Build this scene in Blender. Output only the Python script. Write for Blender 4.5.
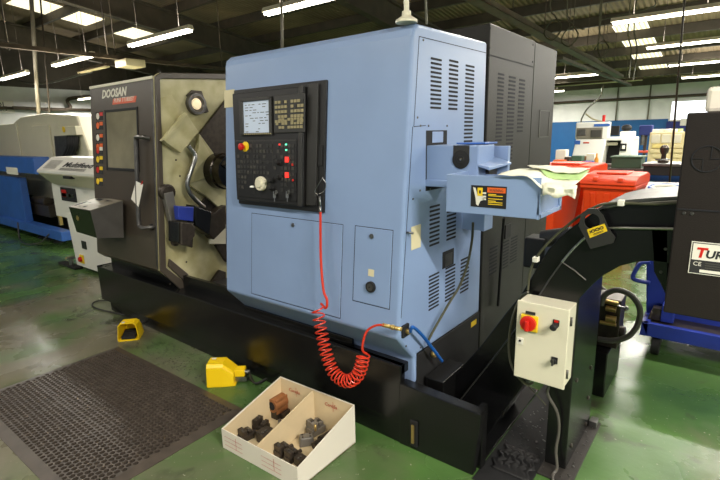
import bpy, bmesh, math, random
import numpy as np
from mathutils import Vector, Matrix
random.seed(7)
for o in list(bpy.data.objects): bpy.data.objects.remove(o)
SC = bpy.context.scene
COL = SC.collection
PI = math.pi
# ------------------------------------------------------------------ camera
FPX = 476.44; YAW, PITCH, ROLL = (math.radians(v) for v in (-38.2996, 12.5067, -1.2786))
def cam_rows():
    cy, sy = math.cos(YAW), math.sin(YAW); cp, sp = math.cos(PITCH), math.sin(PITCH); cr, sr = math.cos(ROLL), math.sin(ROLL)
    fwd = np.array([sy, cy, 0]); right = np.array([cy, -sy, 0]); up = np.array([0, 0, 1.])
    f2 = fwd*cp-up*sp; u2 = up*cp+fwd*sp
    return right*cr+u2*sr, -right*sr+u2*cr, f2
CR, CU, CF = cam_rows()
EYE = np.array([0, 0, 1.65])
cd = bpy.data.cameras.new('camera'); cam = bpy.data.objects.new('camera', cd); COL.objects.link(cam)
cd.sensor_width = 36; cd.lens = FPX/720*36; cd.clip_end = 200; cd.clip_start = .05
cam.matrix_world = Matrix(((CR[0], CU[0], -CF[0], 0), (CR[1], CU[1], -CF[1], 0), (CR[2], CU[2], -CF[2], 1.65), (0, 0, 0, 1)))
SC.camera = cam
# ------------------------------------------------------------------ world, exposure
W = bpy.data.worlds.new('world'); SC.world = W; W.use_nodes = True
bg = W.node_tree.nodes['Background']; bg.inputs[0].default_value = (.90, .95, 1.0, 1); bg.inputs[1].default_value = 0.16
SC.view_settings.view_transform = 'Standard'; SC.view_settings.look = 'None'; SC.view_settings.gamma = 1
SC.view_settings.exposure = 0.5; SC.view_settings.use_curve_mapping = False
TUBE_W = 55.0      # power of one twin-tube light fitting
TUBE_E = 9.0       # glow of the tubes themselves

# measuring helpers used while laying the place out: a sight line cut by a known plane of the place
def sight(px, py):
    return CR*((px-360)/FPX) - CU*((py-240)/FPX) + CF
def P(px, py, ax, v):
    d = sight(px, py); t = (v-EYE[ax])/d[ax]; return EYE+t*d
FY, FZ, FK = 1.847, .644, .093          # machine front leans back: y = FY + FK*(z-FZ)
def LP(px, py, off=0.0):                # point on the leaning front, off metres in front of it
    n = np.array([0, 1, -FK]); c = FY-off-FK*FZ; d = sight(px, py); t = (c-n@EYE)/(n@d); return EYE+t*d
NRM = np.array([0, -1, FK])/math.hypot(1, FK)
def LF(x, z, n=0.0):                    # x, height, distance in front of the leaning face
    return np.array([x, FY+FK*(z-FZ), z])+NRM*n

# the control panel narrows slightly towards its bottom left
def SX(x, z): k_ = .069*(1.93-z)/.78; return x*(1-k_)-1.74*k_
def LFp(x, z, n=0.0): return LF(SX(x, z), z, n)

# ------------------------------------------------------------------ materials
def lin(c):
    return tuple((v/255/12.92 if v/255 <= .04045 else ((v/255+.055)/1.055)**2.4) for v in c)+(1,)
def mat(name, rgb, rough=.5, metal=0, noise=0, scale=8, bump=0, bscale=60, emit=0, rgb2=None, coat=0, trans=0, alpha=1):
    m = bpy.data.materials.new(name); m.use_nodes = True; nt = m.node_tree; b = nt.nodes['Principled BSDF']
    b.inputs['Base Color'].default_value = lin(rgb); b.inputs['Roughness'].default_value = rough; b.inputs['Metallic'].default_value = metal
    if coat: b.inputs['Coat Weight'].default_value = coat; b.inputs['Coat Roughness'].default_value = .15
    if trans: b.inputs['Transmission Weight'].default_value = trans
    if emit: b.inputs['Emission Color'].default_value = lin(rgb); b.inputs['Emission Strength'].default_value = emit
    tc = nt.nodes.new('ShaderNodeTexCoord')
    if noise or rgb2:
        n = nt.nodes.new('ShaderNodeTexNoise'); n.inputs['Scale'].default_value = scale; n.inputs['Detail'].default_value = 6
        nt.links.new(tc.outputs['Object'], n.inputs['Vector'])
        r = nt.nodes.new('ShaderNodeValToRGB'); c1 = lin(rgb); c2 = lin(rgb2) if rgb2 else tuple(v*(1-noise) for v in c1[:3])+(1,)
        r.color_ramp.elements[0].position = .35; r.color_ramp.elements[0].color = c2
        r.color_ramp.elements[1].position = .62; r.color_ramp.elements[1].color = c1
        nt.links.new(n.outputs['Fac'], r.inputs[0]); nt.links.new(r.outputs[0], b.inputs['Base Color'])
    if bump:
        n2 = nt.nodes.new('ShaderNodeTexNoise'); n2.inputs['Scale'].default_value = bscale; n2.inputs['Detail'].default_value = 4
        nt.links.new(tc.outputs['Object'], n2.inputs['Vector'])
        bp = nt.nodes.new('ShaderNodeBump'); bp.inputs['Strength'].default_value = bump; bp.inputs['Distance'].default_value = .01
        nt.links.new(n2.outputs['Fac'], bp.inputs['Height']); nt.links.new(bp.outputs[0], b.inputs['Normal'])
    return m
M = {}
M['blue'] = mat('machine_blue_paint', (131, 153, 190), .34, noise=.05, scale=3, bump=.05, bscale=250)
M['blue_dark'] = mat('machine_blue_slot', (60, 84, 130), .5)
M['charcoal'] = mat('charcoal_paint', (74, 66, 57), .36, noise=.10, scale=4, bump=.10, bscale=300)
M['cabinet'] = mat('cabinet_grey_paint', (33, 31, 26), .5, noise=.08, scale=3, bump=.08, bscale=300)
M['cabinet'].node_tree.nodes['Principled BSDF'].inputs['Specular IOR Level'].default_value = .3
M['black'] = mat('black_paint', (17, 17, 17), .26, noise=.2, scale=5, bump=.03, bscale=120)
M['black_rough'] = mat('matt_black', (16, 16, 17), .7)
M['black_gloss'] = mat('conveyor_black', (13, 13, 14), .26, bump=.02, bscale=90)
M['head_brown'] = mat('separator_black_brown', (28, 22, 19), .55, bump=.2, bscale=260)
M['head_brown'].node_tree.nodes['Principled BSDF'].inputs['Specular IOR Level'].default_value = .3
M['steel'] = mat('brushed_steel', (150, 150, 148), .3, 1, noise=.15, scale=20)
M['steel_dark'] = mat('dull_steel', (110, 108, 106), .4, .9, noise=.3, scale=14)
M['grey_paint'] = mat('grey_metal_paint', (122, 118, 112), .35, .4, noise=.12, scale=9)
M['panel_grey'] = mat('worn_grey_steel', (92, 88, 84), .38, .3, noise=.2, scale=9)
M['iron'] = mat('oily_iron', (70, 62, 54), .36, .45, noise=.35, scale=30)
M['brass'] = mat('brass', (196, 168, 104), .3, .8)
M['copper'] = mat('copper_coloured_steel', (172, 118, 78), .4, .6, noise=.25, scale=30)
M['olive'] = mat('oily_cream_enclosure', (192, 185, 146), .28, scale=5, rgb2=(160, 152, 108))
M['slot'] = mat('dark_slot', (14, 16, 22), .8)
M['chrome'] = mat('chrome', (200, 198, 190), .15, 1)
M['chuck'] = mat('chuck_steel', (70, 66, 62), .22, 1)
M['cream'] = mat('cream_enamel', (214, 208, 184), .4, noise=.05, scale=3)
M['white'] = mat('white_enamel', (224, 222, 214), .4)
M['blue_strong'] = mat('deep_blue_paint', (52, 98, 176), .4, noise=.15, scale=4)
M['cart_blue'] = mat('cart_blue_paint', (34, 52, 142), .4, noise=.2, scale=6)
M['yellow'] = mat('pedal_yellow', (240, 200, 18), .38)
M['red'] = mat('signal_red', (196, 30, 20), .35)
M['orange'] = mat('bin_orange_red', (208, 60, 14), .42)
M['hose_red'] = mat('hose_red', (200, 52, 28), .28)
M['hose_blue'] = mat('hose_blue', (24, 84, 160), .35)
M['hose_grey'] = mat('hose_grey', (84, 80, 74), .4)
M['cable_olive'] = mat('cable_olive_grey', (70, 70, 50), .5)
M['card_in'] = mat('cardboard_cream', (206, 186, 148), .75, noise=.06, scale=10)
M['card'] = mat('cardboard_white', (222, 214, 198), .7)
M['ink_red'] = mat('red_ink', (178, 66, 44), .8)
M['ink_dark'] = mat('dark_ink', (38, 38, 38), .8)
M['paper'] = mat('paper_cream', (232, 230, 208), .8)
M['paper_green'] = mat('paper_green', (176, 206, 138), .8)
M['label_white'] = mat('label_white', (222, 218, 204), .6)
M['label_cream'] = mat('label_cream', (206, 196, 160), .6)
M['label_yellow'] = mat('label_yellow', (232, 196, 30), .5)
M['label_orange'] = mat('label_orange', (220, 96, 30), .5)
M['plate_red'] = mat('name_plate_orange', (214, 92, 58), .45)
M['panel_black'] = mat('panel_plastic_black', (26, 25, 25), .35)
M['panel_mid'] = mat('panel_plastic_grey', (44, 43, 41), .4)
M['key'] = mat('key_khaki', (150, 140, 104), .5)
M['key_dark'] = mat('key_grey', (62, 60, 55), .5)
M['green_led'] = mat('green_lamp', (90, 230, 170), .4, emit=1.2)
M['red_led'] = mat('red_lamp', (240, 50, 40), .4, emit=.8)
M['rubber'] = mat('mat_rubber', (74, 65, 57), .5, noise=.25, scale=14)
M['black_rubber'] = mat('black_rubber', (20, 19, 19), .6)
M['crate_green'] = mat('crate_green', (52, 80, 58), .55)
M['beige'] = mat('beige_plastic', (214, 200, 150), .5)
M['navy'] = mat('navy_board', (32, 44, 110), .7)
M['wood'] = mat('bench_wood', (140, 104, 66), .6, noise=.3, scale=10)
M['conduit'] = mat('grey_conduit', (128, 122, 108), .5, .3)
M['rust'] = mat('dirty_steel', (84, 72, 58), .6, .2, noise=.3, scale=9)
M['galv'] = mat('galvanised_tray', (98, 90, 74), .6, .1, noise=.3, scale=9)
M['tube'] = mat('fluorescent_tube', (255, 250, 232), .4, emit=TUBE_E)
M['housing'] = mat('light_housing', (222, 216, 196), .5)
M['beam'] = mat('dark_beam', (76, 68, 56), .7, noise=.3, scale=3)
M['tablet'] = mat('tag_white', (232, 228, 218), .6)

def node_mat(name):
    m = bpy.data.materials.new(name); m.use_nodes = True; return m, m.node_tree, m.node_tree.nodes['Principled BSDF']
# painted workshop floor: green paint worn to grey brown, glossy and uneven
m, nt, b = node_mat('green_floor_paint'); N = nt.nodes.new; Lk = nt.links.new
tc = N('ShaderNodeTexCoord')
def noise(scale, det, dist=0):
    n = N('ShaderNodeTexNoise'); n.inputs['Scale'].default_value = scale; n.inputs['Detail'].default_value = det; n.inputs['Distortion'].default_value = dist
    Lk(tc.outputs['Object'], n.inputs['Vector']); return n
def ramp(src, a, bb, ca, cb):
    r = N('ShaderNodeValToRGB'); r.color_ramp.elements[0].position = a; r.color_ramp.elements[1].position = bb
    r.color_ramp.elements[0].color = ca; r.color_ramp.elements[1].color = cb; Lk(src, r.inputs[0]); return r
def mixc(f, a, bb):
    x = N('ShaderNodeMix'); x.data_type = 'RGBA'
    if hasattr(f, 'is_output') or not isinstance(f, (int, float)): Lk(f, x.inputs[0])
    else: x.inputs[0].default_value = f
    Lk(a, x.inputs[6]); Lk(bb, x.inputs[7]); return x
g1 = ramp(noise(1.4, 8, .6).outputs['Fac'], .30, .70, lin((52, 80, 38)), lin((80, 114, 58)))
g2 = ramp(noise(.9, 5, .3).outputs['Fac'], .3, .7, lin((84, 80, 62)), lin((116, 112, 94)))
# the paint is worn most where people stand at the lathe door
vm = N('ShaderNodeVectorMath'); vm.operation = 'DISTANCE'; Lk(tc.outputs['Object'], vm.inputs[0]); vm.inputs[1].default_value = (-4.0+6.5, 1.0-7.5, .06)
mr = N('ShaderNodeMapRange'); mr.inputs['From Min'].default_value = .6; mr.inputs['From Max'].default_value = 4.2; mr.inputs['To Min'].default_value = .20; mr.inputs['To Max'].default_value = -.06; Lk(vm.outputs['Value'], mr.inputs['Value'])
ad = N('ShaderNodeMath'); ad.operation = 'ADD'; Lk(noise(.8, 7, .9).outputs['Fac'], ad.inputs[0]); Lk(mr.outputs[0], ad.inputs[1])
wear = ramp(ad.outputs[0], .52, .70, (0, 0, 0, 1), (1, 1, 1, 1))
mx = mixc(wear.outputs[0], g1.outputs[0], g2.outputs[0])
spots = ramp(noise(3.2, 6, .5).outputs['Fac'], .60, .72, (0, 0, 0, 1), (1, 1, 1, 1))
dk = N('ShaderNodeRGB'); dk.outputs[0].default_value = lin((56, 58, 44))
mx2 = mixc(spots.outputs[0], mx.outputs[2], dk.outputs[0])
speck = ramp(noise(60, 3).outputs['Fac'], .70, .76, (0, 0, 0, 1), (1, 1, 1, 1))
lt = N('ShaderNodeRGB'); lt.outputs[0].default_value = lin((150, 150, 130))
mx3 = mixc(speck.outputs[0], mx2.outputs[2], lt.outputs[0])
Lk(mx3.outputs[2], b.inputs['Base Color'])
rr = ramp(noise(2.2, 6, .4).outputs['Fac'], .35, .7, (.16, .16, .16, 1), (.42, .42, .42, 1)); Lk(rr.outputs[0], b.inputs['Roughness'])
bp = N('ShaderNodeBump'); bp.inputs['Strength'].default_value = .12; bp.inputs['Distance'].default_value = .02
Lk(noise(9, 5).outputs['Fac'], bp.inputs['Height']); Lk(bp.outputs[0], b.inputs['Normal'])
M['floor'] = m
# corrugated roof sheeting
m, nt, b = node_mat('grey_roof_sheet'); N = nt.nodes.new; Lk = nt.links.new; tc = N('ShaderNodeTexCoord')
r1 = ramp(noise(.5, 7, .6).outputs['Fac'], .3, .7, lin((92, 78, 58)), lin((150, 132, 102))); Lk(r1.outputs[0], b.inputs['Base Color']); b.inputs['Roughness'].default_value = .8
wv = N('ShaderNodeTexWave'); wv.inputs['Scale'].default_value = 2.2; wv.bands_direction = 'X'; Lk(tc.outputs['Object'], wv.inputs['Vector'])
bp = N('ShaderNodeBump'); bp.inputs['Strength'].default_value = .7; bp.inputs['Distance'].default_value = .05; Lk(wv.outputs['Fac'], bp.inputs['Height']); Lk(bp.outputs[0], b.inputs['Normal'])
M['roof'] = m
# skylight sheets
m, nt, b = node_mat('translucent_roof_sheet'); N = nt.nodes.new; Lk = nt.links.new; tc = N('ShaderNodeTexCoord')
wv = N('ShaderNodeTexWave'); wv.inputs['Scale'].default_value = 2.6; wv.inputs['Distortion'].default_value = .5; Lk(tc.outputs['Object'], wv.inputs['Vector'])
r1 = ramp(wv.outputs['Fac'], .1, .9, lin((214, 200, 150)), lin((255, 250, 230))); Lk(r1.outputs[0], b.inputs['Emission Color']); Lk(r1.outputs[0], b.inputs['Base Color'])
b.inputs['Emission Strength'].default_value = 1.1
M['sky'] = m
M['daylight'] = mat('window_daylight', (240, 246, 255), .4, emit=1.5)
M['wall'] = mat('whitewashed_wall', (232, 232, 228), .8, noise=.10, scale=2, bump=.2, bscale=12)
M['dado'] = mat('blue_wall_paint', (14, 88, 146), .6, noise=.08, scale=3)
M['screen'] = mat('lcd_screen', (176, 188, 206), .3, emit=.12, rgb2=None)
# door glass: smoky pane, its reflection painted in as a paler mottled colour
M['glass'] = mat('smoky_window', (140, 134, 112), .14, noise=.25, scale=4, coat=.6)

# ------------------------------------------------------------------ mesh builder
def npv(p): return np.array(p, float)
class MB:
    def __init__(s, T=None): s.v = []; s.f = []; s.mi = []; s.sm = []; s.T = T
    def add(s, vs, fs, m=0, smooth=False):
        o = len(s.v)
        for v in vs:
            s.v.append(tuple(s.T @ Vector(v)) if s.T is not None else tuple(float(c) for c in v))
        for f in fs: s.f.append([i+o for i in f]); s.mi.append(m); s.sm.append(smooth)
        return s
    def hexa(s, c, m=0):   # 8 corners, bottom 4 ccw then top 4
        return s.add(c, [(0, 3, 2, 1), (4, 5, 6, 7), (0, 1, 5, 4), (1, 2, 6, 5), (2, 3, 7, 6), (3, 0, 4, 7)], m)
    def box(s, x0, x1, y0, y1, z0, z1, m=0):
        return s.hexa([(x0, y0, z0), (x1, y0, z0), (x1, y1, z0), (x0, y1, z0), (x0, y0, z1), (x1, y0, z1), (x1, y1, z1), (x0, y1, z1)], m)
    panel = False
    def fbox(s, x0, x1, z0, z1, n0, n1, m=0):
        if MB.panel: return s.hexa([LFp(x0, z0, n1), LFp(x1, z0, n1), LFp(x1, z0, n0), LFp(x0, z0, n0), LFp(x0, z1, n1), LFp(x1, z1, n1), LFp(x1, z1, n0), LFp(x0, z1, n0)], m)
          # box on the leaning machine front
        return s.hexa([LF(x0, z0, n1), LF(x1, z0, n1), LF(x1, z0, n0), LF(x0, z0, n0), LF(x0, z1, n1), LF(x1, z1, n1), LF(x1, z1, n0), LF(x0, z1, n0)], m)
    def prism(s, poly, d, m=0):                 # poly: 3D points, extruded by vector d
        n = len(poly); a = [npv(p) for p in poly]; d = npv(d)
        fs = [tuple(range(n)), tuple(range(2*n-1, n-1, -1))]+[(i, (i+1) % n, (i+1) % n+n, i+n) for i in range(n)]
        return s.add(a+[p+d for p in a], fs, m)
    def ring(s, c, u, w, r, n): return [c+u*math.cos(2*PI*i/n)*r+w*math.sin(2*PI*i/n)*r for i in range(n)]
    def lathe(s, p, ax, prof, n=20, m=0):       # prof: (distance along axis, radius)
        p = npv(p); ax = npv(ax); ax = ax/np.linalg.norm(ax)
        t = np.array([0, 0, 1.]) if abs(ax[2]) < .9 else np.array([1., 0, 0]); u = np.cross(ax, t); u /= np.linalg.norm(u); w = np.cross(ax, u)
        vs = []; fs = []
        for h, r in prof: vs += s.ring(p+ax*h, u, w, max(r, 1e-5), n)
        k = len(prof)
        for j in range(k-1):
            for i in range(n): fs.append((j*n+i, j*n+(i+1) % n, (j+1)*n+(i+1) % n, (j+1)*n+i))
        s.add(vs, fs, m, True); s.add(s.v[-k*n:-k*n+n] if s.T is None else [], [tuple(range(n-1, -1, -1))] if s.T is None else [], m)
        if s.T is None: s.add(vs[-n:], [tuple(range(n))], m)
        else: s.add(vs[:n], [tuple(range(n-1, -1, -1))], m); s.add(vs[-n:], [tuple(range(n))], m)
        return s
    def cyl(s, a, b, r, n=16, m=0, r2=None):
        a = npv(a); b = npv(b); L = np.linalg.norm(b-a); return s.lathe(a, b-a, [(0, r), (L, r if r2 is None else r2)], n, m)
    def tube(s, pts, r, n=8, m=0, sub=6):
        pts = [npv(p) for p in pts]
        if sub > 1 and len(pts) > 2:
            q = [2*pts[0]-pts[1]]+pts+[2*pts[-1]-pts[-2]]; o = []
            for i in range(1, len(q)-2):
                for k in range(sub):
                    t = k/sub; a, b, c, d = q[i-1:i+3]
                    o.append(.5*((2*b)+(-a+c)*t+(2*a-5*b+4*c-d)*t*t+(-a+3*b-3*c+d)*t**3))
            pts = o+[pts[-1]]
        tg = [pts[min(i+1, len(pts)-1)]-pts[max(i-1, 0)] for i in range(len(pts))]; tg = [t/(np.linalg.norm(t)+1e-9) for t in tg]
        u = np.cross(tg[0], [0, 0, 1.]); 
        if np.linalg.norm(u) < .1: u = np.cross(tg[0], [1., 0, 0])
        u /= np.linalg.norm(u); vs = []; fs = []
        for p, t in zip(pts, tg):
            u = u-t*(u@t); u /= np.linalg.norm(u); w = np.cross(t, u); vs += s.ring(p, u, w, r, n)
        k = len(pts)
        for j in range(k-1):
            for i in range(n): fs.append((j*n+i, j*n+(i+1) % n, (j+1)*n+(i+1) % n, (j+1)*n+i))
        s.add(vs, fs, m, True); s.add(vs[:n], [tuple(range(n-1, -1, -1))], m); s.add(vs[-n:], [tuple(range(n))], m); return s
    def sph(s, c, r, n=14, m=0, sc=(1, 1, 1)):
        c = npv(c); vs = []; fs = []; k = n//2+1
        for j in range(k):
            a = PI*j/(k-1)
            for i in range(n): vs.append(c+npv([math.sin(a)*math.cos(2*PI*i/n)*sc[0], math.sin(a)*math.sin(2*PI*i/n)*sc[1], math.cos(a)*sc[2]])*r)
        for j in range(k-1):
            for i in range(n): fs.append((j*n+i, (j+1)*n+i, (j+1)*n+(i+1) % n, j*n+(i+1) % n))
        return s.add(vs, fs, m, True)
    def sheet(s, c, up, th, m=0):               # thin flat plate from corner points
        return s.prism(c, npv(up)*th, m)
    def build(s, name, mats, parent=None, bevel=0, seg=2, label=None, stuff=False):
        me = bpy.data.meshes.new(name); a = np.array(s.v)
        c = (a.min(0)+a.max(0))/2; me.from_pydata([tuple(p) for p in a-c], [], s.f)
        if not isinstance(mats, (list, tuple)): mats = [mats]
        for mm in mats: me.materials.append(M[mm] if isinstance(mm, str) else mm)
        for p, i, sm in zip(me.polygons, s.mi, s.sm): p.material_index = min(i, len(mats)-1); p.use_smooth = sm
        bmm = bmesh.new(); bmm.from_mesh(me); bmesh.ops.remove_doubles(bmm, verts=bmm.verts, dist=1e-6)
        bmesh.ops.recalc_face_normals(bmm, faces=bmm.faces)
        for e in bmm.edges:
            if len(e.link_faces) == 2 and e.calc_face_angle(0) > .62: e.smooth = False
        bmm.to_mesh(me); bmm.free()
        o = bpy.data.objects.new(name, me); COL.objects.link(o)
        wp = Vector(c); 
        o['wp'] = [float(q) for q in c]
        if parent is not None:
            o.parent = parent; wp = wp-Vector(parent['wp'])
        o.location = wp
        if bevel:
            bv = o.modifiers.new('bevel', 'BEVEL'); bv.width = bevel; bv.segments = seg; bv.limit_method = 'ANGLE'; bv.angle_limit = math.radians(40)
        if label: o['label'] = label
        if stuff: o['kind'] = 'stuff'
        return o
def thing(name, label, cat, loc, group=None):
    o = bpy.data.objects.new(name, None); COL.objects.link(o); o.location = Vector([float(c) for c in loc]); o['wp'] = [float(c) for c in loc]
    o['label'] = label; o['category'] = cat; o.empty_display_size = .1
    if group: o['group'] = group
    return o
def tag(o, label, cat, group=None):
    o['label'] = label; o['category'] = cat
    if group: o['group'] = group
    return o
def struct(o): o['kind'] = 'structure'; return o
def clone(src, delta, label=None, rotz=None):
    def rec(o, par):
        c = o.copy(); COL.objects.link(c)
        if par is not None: c.parent = par
        for ch in [x for x in COL.objects if x.parent == o]: rec(ch, c)
        return c
    r = rec(src, None); r.location = src.location+Vector(delta)
    if rotz is not None: r.rotation_euler = (0, 0, rotz)
    if label: r['label'] = label
    return r
def text(s, name, size, org, xd, yd, m, parent, ext=.0008, shear=0, bold=0, align='LEFT', fit=None):
    cu = bpy.data.curves.new(name, 'FONT'); cu.body = s; cu.size = size; cu.extrude = ext; cu.shear = shear; cu.offset = bold; cu.align_x = align; cu.resolution_u = 2
    t = bpy.data.objects.new('tmp_text', cu); COL.objects.link(t); bpy.context.view_layer.update()
    me = bpy.data.meshes.new_from_object(t.evaluated_get(bpy.context.evaluated_depsgraph_get())); COL.objects.unlink(t); bpy.data.objects.remove(t)
    xd = Vector(xd).normalized(); yd = Vector(yd).normalized(); zd = xd.cross(yd).normalized(); org = Vector(org)
    xs = [v.co.x for v in me.vertices]; k = 1 if fit is None else fit/(max(xs)-min(xs))
    pts = [org+xd*(v.co.x*k)+yd*v.co.y+zd*v.co.z for v in me.vertices]
    b = MB(); b.v = [tuple(p) for p in pts]
    for p in me.polygons: b.f.append(list(p.vertices)); b.mi.append(0); b.sm.append(False)
    return b.build(name, m, parent)

# ------------------------------------------------------------------ room
XL, XR, YB, YF = -22.0, 9.0, 24.0, -9.0
def roof_z(y): return 3.5+.13*(YB-y)
struct(MB().box(XL, XR, YF, YB, -.12, 0).build('floor', 'floor'))
struct(MB().box(XL, XR, YB, YB+.2, 0, 3.6).build('wall_back', 'wall'))
struct(MB().box(XL-.2, XL, YF, YB, 0, 7.8).build('wall_left', 'wall'))
b = MB(); th = .12
b.hexa([(XL, YF, roof_z(YF)), (XR, YF, roof_z(YF)), (XR, YB, 3.5), (XL, YB, 3.5), (XL, YF, roof_z(YF)+th), (XR, YF, roof_z(YF)+th), (XR, YB, 3.5+th), (XL, YB, 3.5+th)])
struct(b.build('ceiling', 'roof'))
# blue dado bands
struct(MB().box(XL, -2.4, YB-.02, YB, 0, 2.0).build('trim_1', 'dado'))
struct(MB().box(XL, XL+.02, YF, YB, 0, 1.55).build('trim_2', 'dado'))
struct(MB().box(XL, XL+.06, YF, YB, 3.7, 7.6).build('trim_3', 'beam'))
# pipe along the back wall
struct(MB().cyl((XL+.2, YB-.12, 2.88), (XR, YB-.12, 2.88), .06, 10).build('trim_4', 'rust'))
struct(MB().cyl((XL+.12, YF, 2.9), (XL+.12, YB, 2.9), .06, 10).build('trim_5', 'rust'))
# roof purlins and rafters
k = 6
y = 23.2
while y > -8:
    z = roof_z(y)
    struct(MB().box(XL, XR, y-.05, y+.05, z-.26, z-.01).build('trim_%d' % k, 'beam')); k += 1
    y -= 1.62 if y > 6 else 1.62
for x in (-19.6, -13.5, -7.4, 5.0):
    b = MB()
    for (w, za, zb) in ((.11, -.34, -.28), (.02, -.86, -.28), (.11, -.92, -.86)):
        b.hexa([(x-w, YF, roof_z(YF)+za), (x+w, YF, roof_z(YF)+za), (x+w, YB, 3.5+za), (x-w, YB, 3.5+za), (x-w, YF, roof_z(YF)+zb), (x+w, YF, roof_z(YF)+zb), (x+w, YB, 3.5+zb), (x-w, YB, 3.5+zb)])
    struct(b.build('trim_%d' % k, 'beam')); k += 1
# steel columns on the far left
for yy in (5.0, 11.0):
    struct(MB().box(XL+.15, XL+.5, yy, yy+.35, 0, 6).build('trim_%d' % k, 'beam')); k += 1
# skylights
w = 1
def skylight(x0, x1, y0, y1):
    global w
    z0, z1 = roof_z(y0)-.015, roof_z(y1)-.015
    b = MB().hexa([(x0, y0, z0), (x1, y0, z0), (x1, y1, z1), (x0, y1, z1), (x0, y0, z0+.01), (x1, y0, z0+.01), (x1, y1, z1+.01), (x0, y1, z1+.01)])
    struct(b.build('window_%d' % w, 'sky')); w += 1
for y0, y1 in ((16.1, 17.3), (17.6, 18.7), (19.3, 20.3), (20.9, 21.8)): skylight(-3.3, -2.43, y0, y1)
for y0, y1 in ((5.9, 8.2), (8.8, 10.3)): skylight(-18.4, -17.0, y0, y1)
for xx in (-11.5, -3.3, 3.2):
    skylight(xx, xx+1.0, -7.5, -1.5)  # skylights added behind the view for extra light
# high window on the back wall, right, with a navy board under it
wx0, wx1 = float(P(672, 105, 1, YB)[0]), float(P(712, 105, 1, YB)[0])
wz0, wz1 = float(P(690, 119, 1, YB)[2]), float(P(690, 101, 1, YB)[2])
b = MB(); b.box(wx0, wx1, YB-.03, YB-.01, wz0, wz1); o = struct(b.build('window_%d' % w, 'daylight'))
b = MB()
for a0, a1, c0, c1 in ((wx0-.06, wx1+.06, wz1, wz1+.06), (wx0-.06, wx1+.06, wz0-.06, wz0), (wx0-.06, wx0, wz0, wz1), (wx1, wx1+.06, wz0, wz1)): b.box(a0, a1, YB-.08, YB-.01, c0, c1)
b.build('window_frame', 'white', o)
q0, q1 = P(667, 119, 1, YB-.1), P(712, 136, 1, YB-.1)
t = MB().box(q0[0], q1[0], YB-.12, YB-.03, q1[2], wz0-.08).build('notice_board', 'navy'); tag(t, 'navy blue panel fixed to back wall below the bright window', 'board')
q = P(684, 120, 1, YB-.15); MB().box(q[0]-.12, q[0]+.14, YB-.135, YB-.121, q[2]-.22, q[2]+.05).build('notice', 'label_white', t)
# sign on the left wall
sx = XL+.08; a = P(1, 102, 0, sx); c = P(15, 113, 0, sx)
sg = thing('wall_sign', 'white sign with the word CONTROL high on the left wall', 'sign', (sx, (a[1]+c[1])/2-.6, c[2]))
MB().box(sx-.02, sx+.02, a[1]-1.4, c[1], c[2], a[2]+.05).build('board', 'label_white', sg)
text('CONTROL', 'lettering', .26, (sx+.025, a[1]-1.25, (c[2]+a[2])/2+.02), (0, 1, 0), (0, 0, 1), 'ink_dark', sg, fit=1.15+c[1]-a[1]-.15)
text('AREA BEHIND', 'lettering', .12, (sx+.025, a[1]-1.25, c[2]+.06), (0, 1, 0), (0, 0, 1), 'ink_dark', sg, fit=1.15+c[1]-a[1]-.15)

# ------------------------------------------------------------------ light fittings (rows 3.2 m up)
def fitting(x, y, L, label, yaw=0, lit=True, dirty=False, z=3.2, power=1.0, grp='fluorescent light fittings hung under the roof'):
    t = thing('light_fitting', label, 'ceiling light', (x+L/2, y, z), grp)
    MB().prism([(x, y-.06, z+.04), (x, y+.06, z+.04), (x, y+.035, z+.10), (x, y-.035, z+.10)], (L, 0, 0)).build('housing', 'housing' if not dirty else 'rust', t)
    b = MB()
    for s in (-.03, .03): b.cyl((x+.03, y+s, z+.02), (x+L-.03, y+s, z+.02), .019, 8)
    b.build('tube', 'tube' if lit else 'label_cream', t)
    h = roof_z(y)-.005
    for xx in (x+.3, x+L-.3): MB().cyl((xx, y, z+.10), (xx, y, h), .0035, 5).build('hanger', 'iron', t)
    if lit:
        ld = bpy.data.lights.new('tube_light', 'AREA'); ld.shape = 'RECTANGLE'; ld.size = L; ld.size_y = .12; ld.energy = TUBE_W*power*L/1.8; ld.color = (1.0, .955, .87)
        lo = bpy.data.objects.new('tube_light', ld); COL.objects.link(lo); lo.parent = t; lo.location = (0, 0, -.01)
        l2 = ld.copy(); l2.energy = TUBE_W*L/1.8*.4; lu = bpy.data.objects.new('tube_light', l2); COL.objects.link(lu); lu.parent = t; lu.location = (0, 0, .12); lu.rotation_euler = (PI, 0, 0)
    return t
fitting(-8.5, 4.47, 1.84, 'lit tube fitting hung above the charcoal lathe door')
fitting(-11.8, 4.47, 1.9, 'lit tube fitting above the rear of the cream machine on the left', power=3.2)
fitting(-20.8, 8.6, 1.6, 'small distant lit tube fitting near the left wall', power=3)
fitting(-15.25, 4.47, 1.9, 'lit tube fitting cut by the left edge of the photo', power=2)
fitting(-5.15, 4.6, 1.9, 'lit tube fitting above the left end of the blue housing')
fitting(-1.9, 4.6, 1.9, 'lit tube fitting just out of sight above the grey cabinet')
fitting(-1.78, 8.6, 1.5, 'nearest lit tube fitting at top right, its left half')
fitting(-.26, 8.6, 1.5, 'nearest lit tube fitting at top right, its right half')
fitting(-1.74, 11.7, 1.6, 'second lit tube row from the top at right', power=2.5)
fitting(-1.74, 15.4, 1.6, 'third lit tube row from the top at right', power=2.5)
fitting(-1.79, 19.5, 1.6, 'fourth and farthest lit tube row at right', power=2.5)
fitting(-4.8, 16.0, 1.35, 'lit tube fitting just right of the grey cabinet top', power=2.5)
fitting(-9.6, 19.5, 1.8, 'added unseen tube fitting behind the grey cabinet, brightening the back wall', power=3.2)  # lamp added out of sight to brighten the back wall
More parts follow.
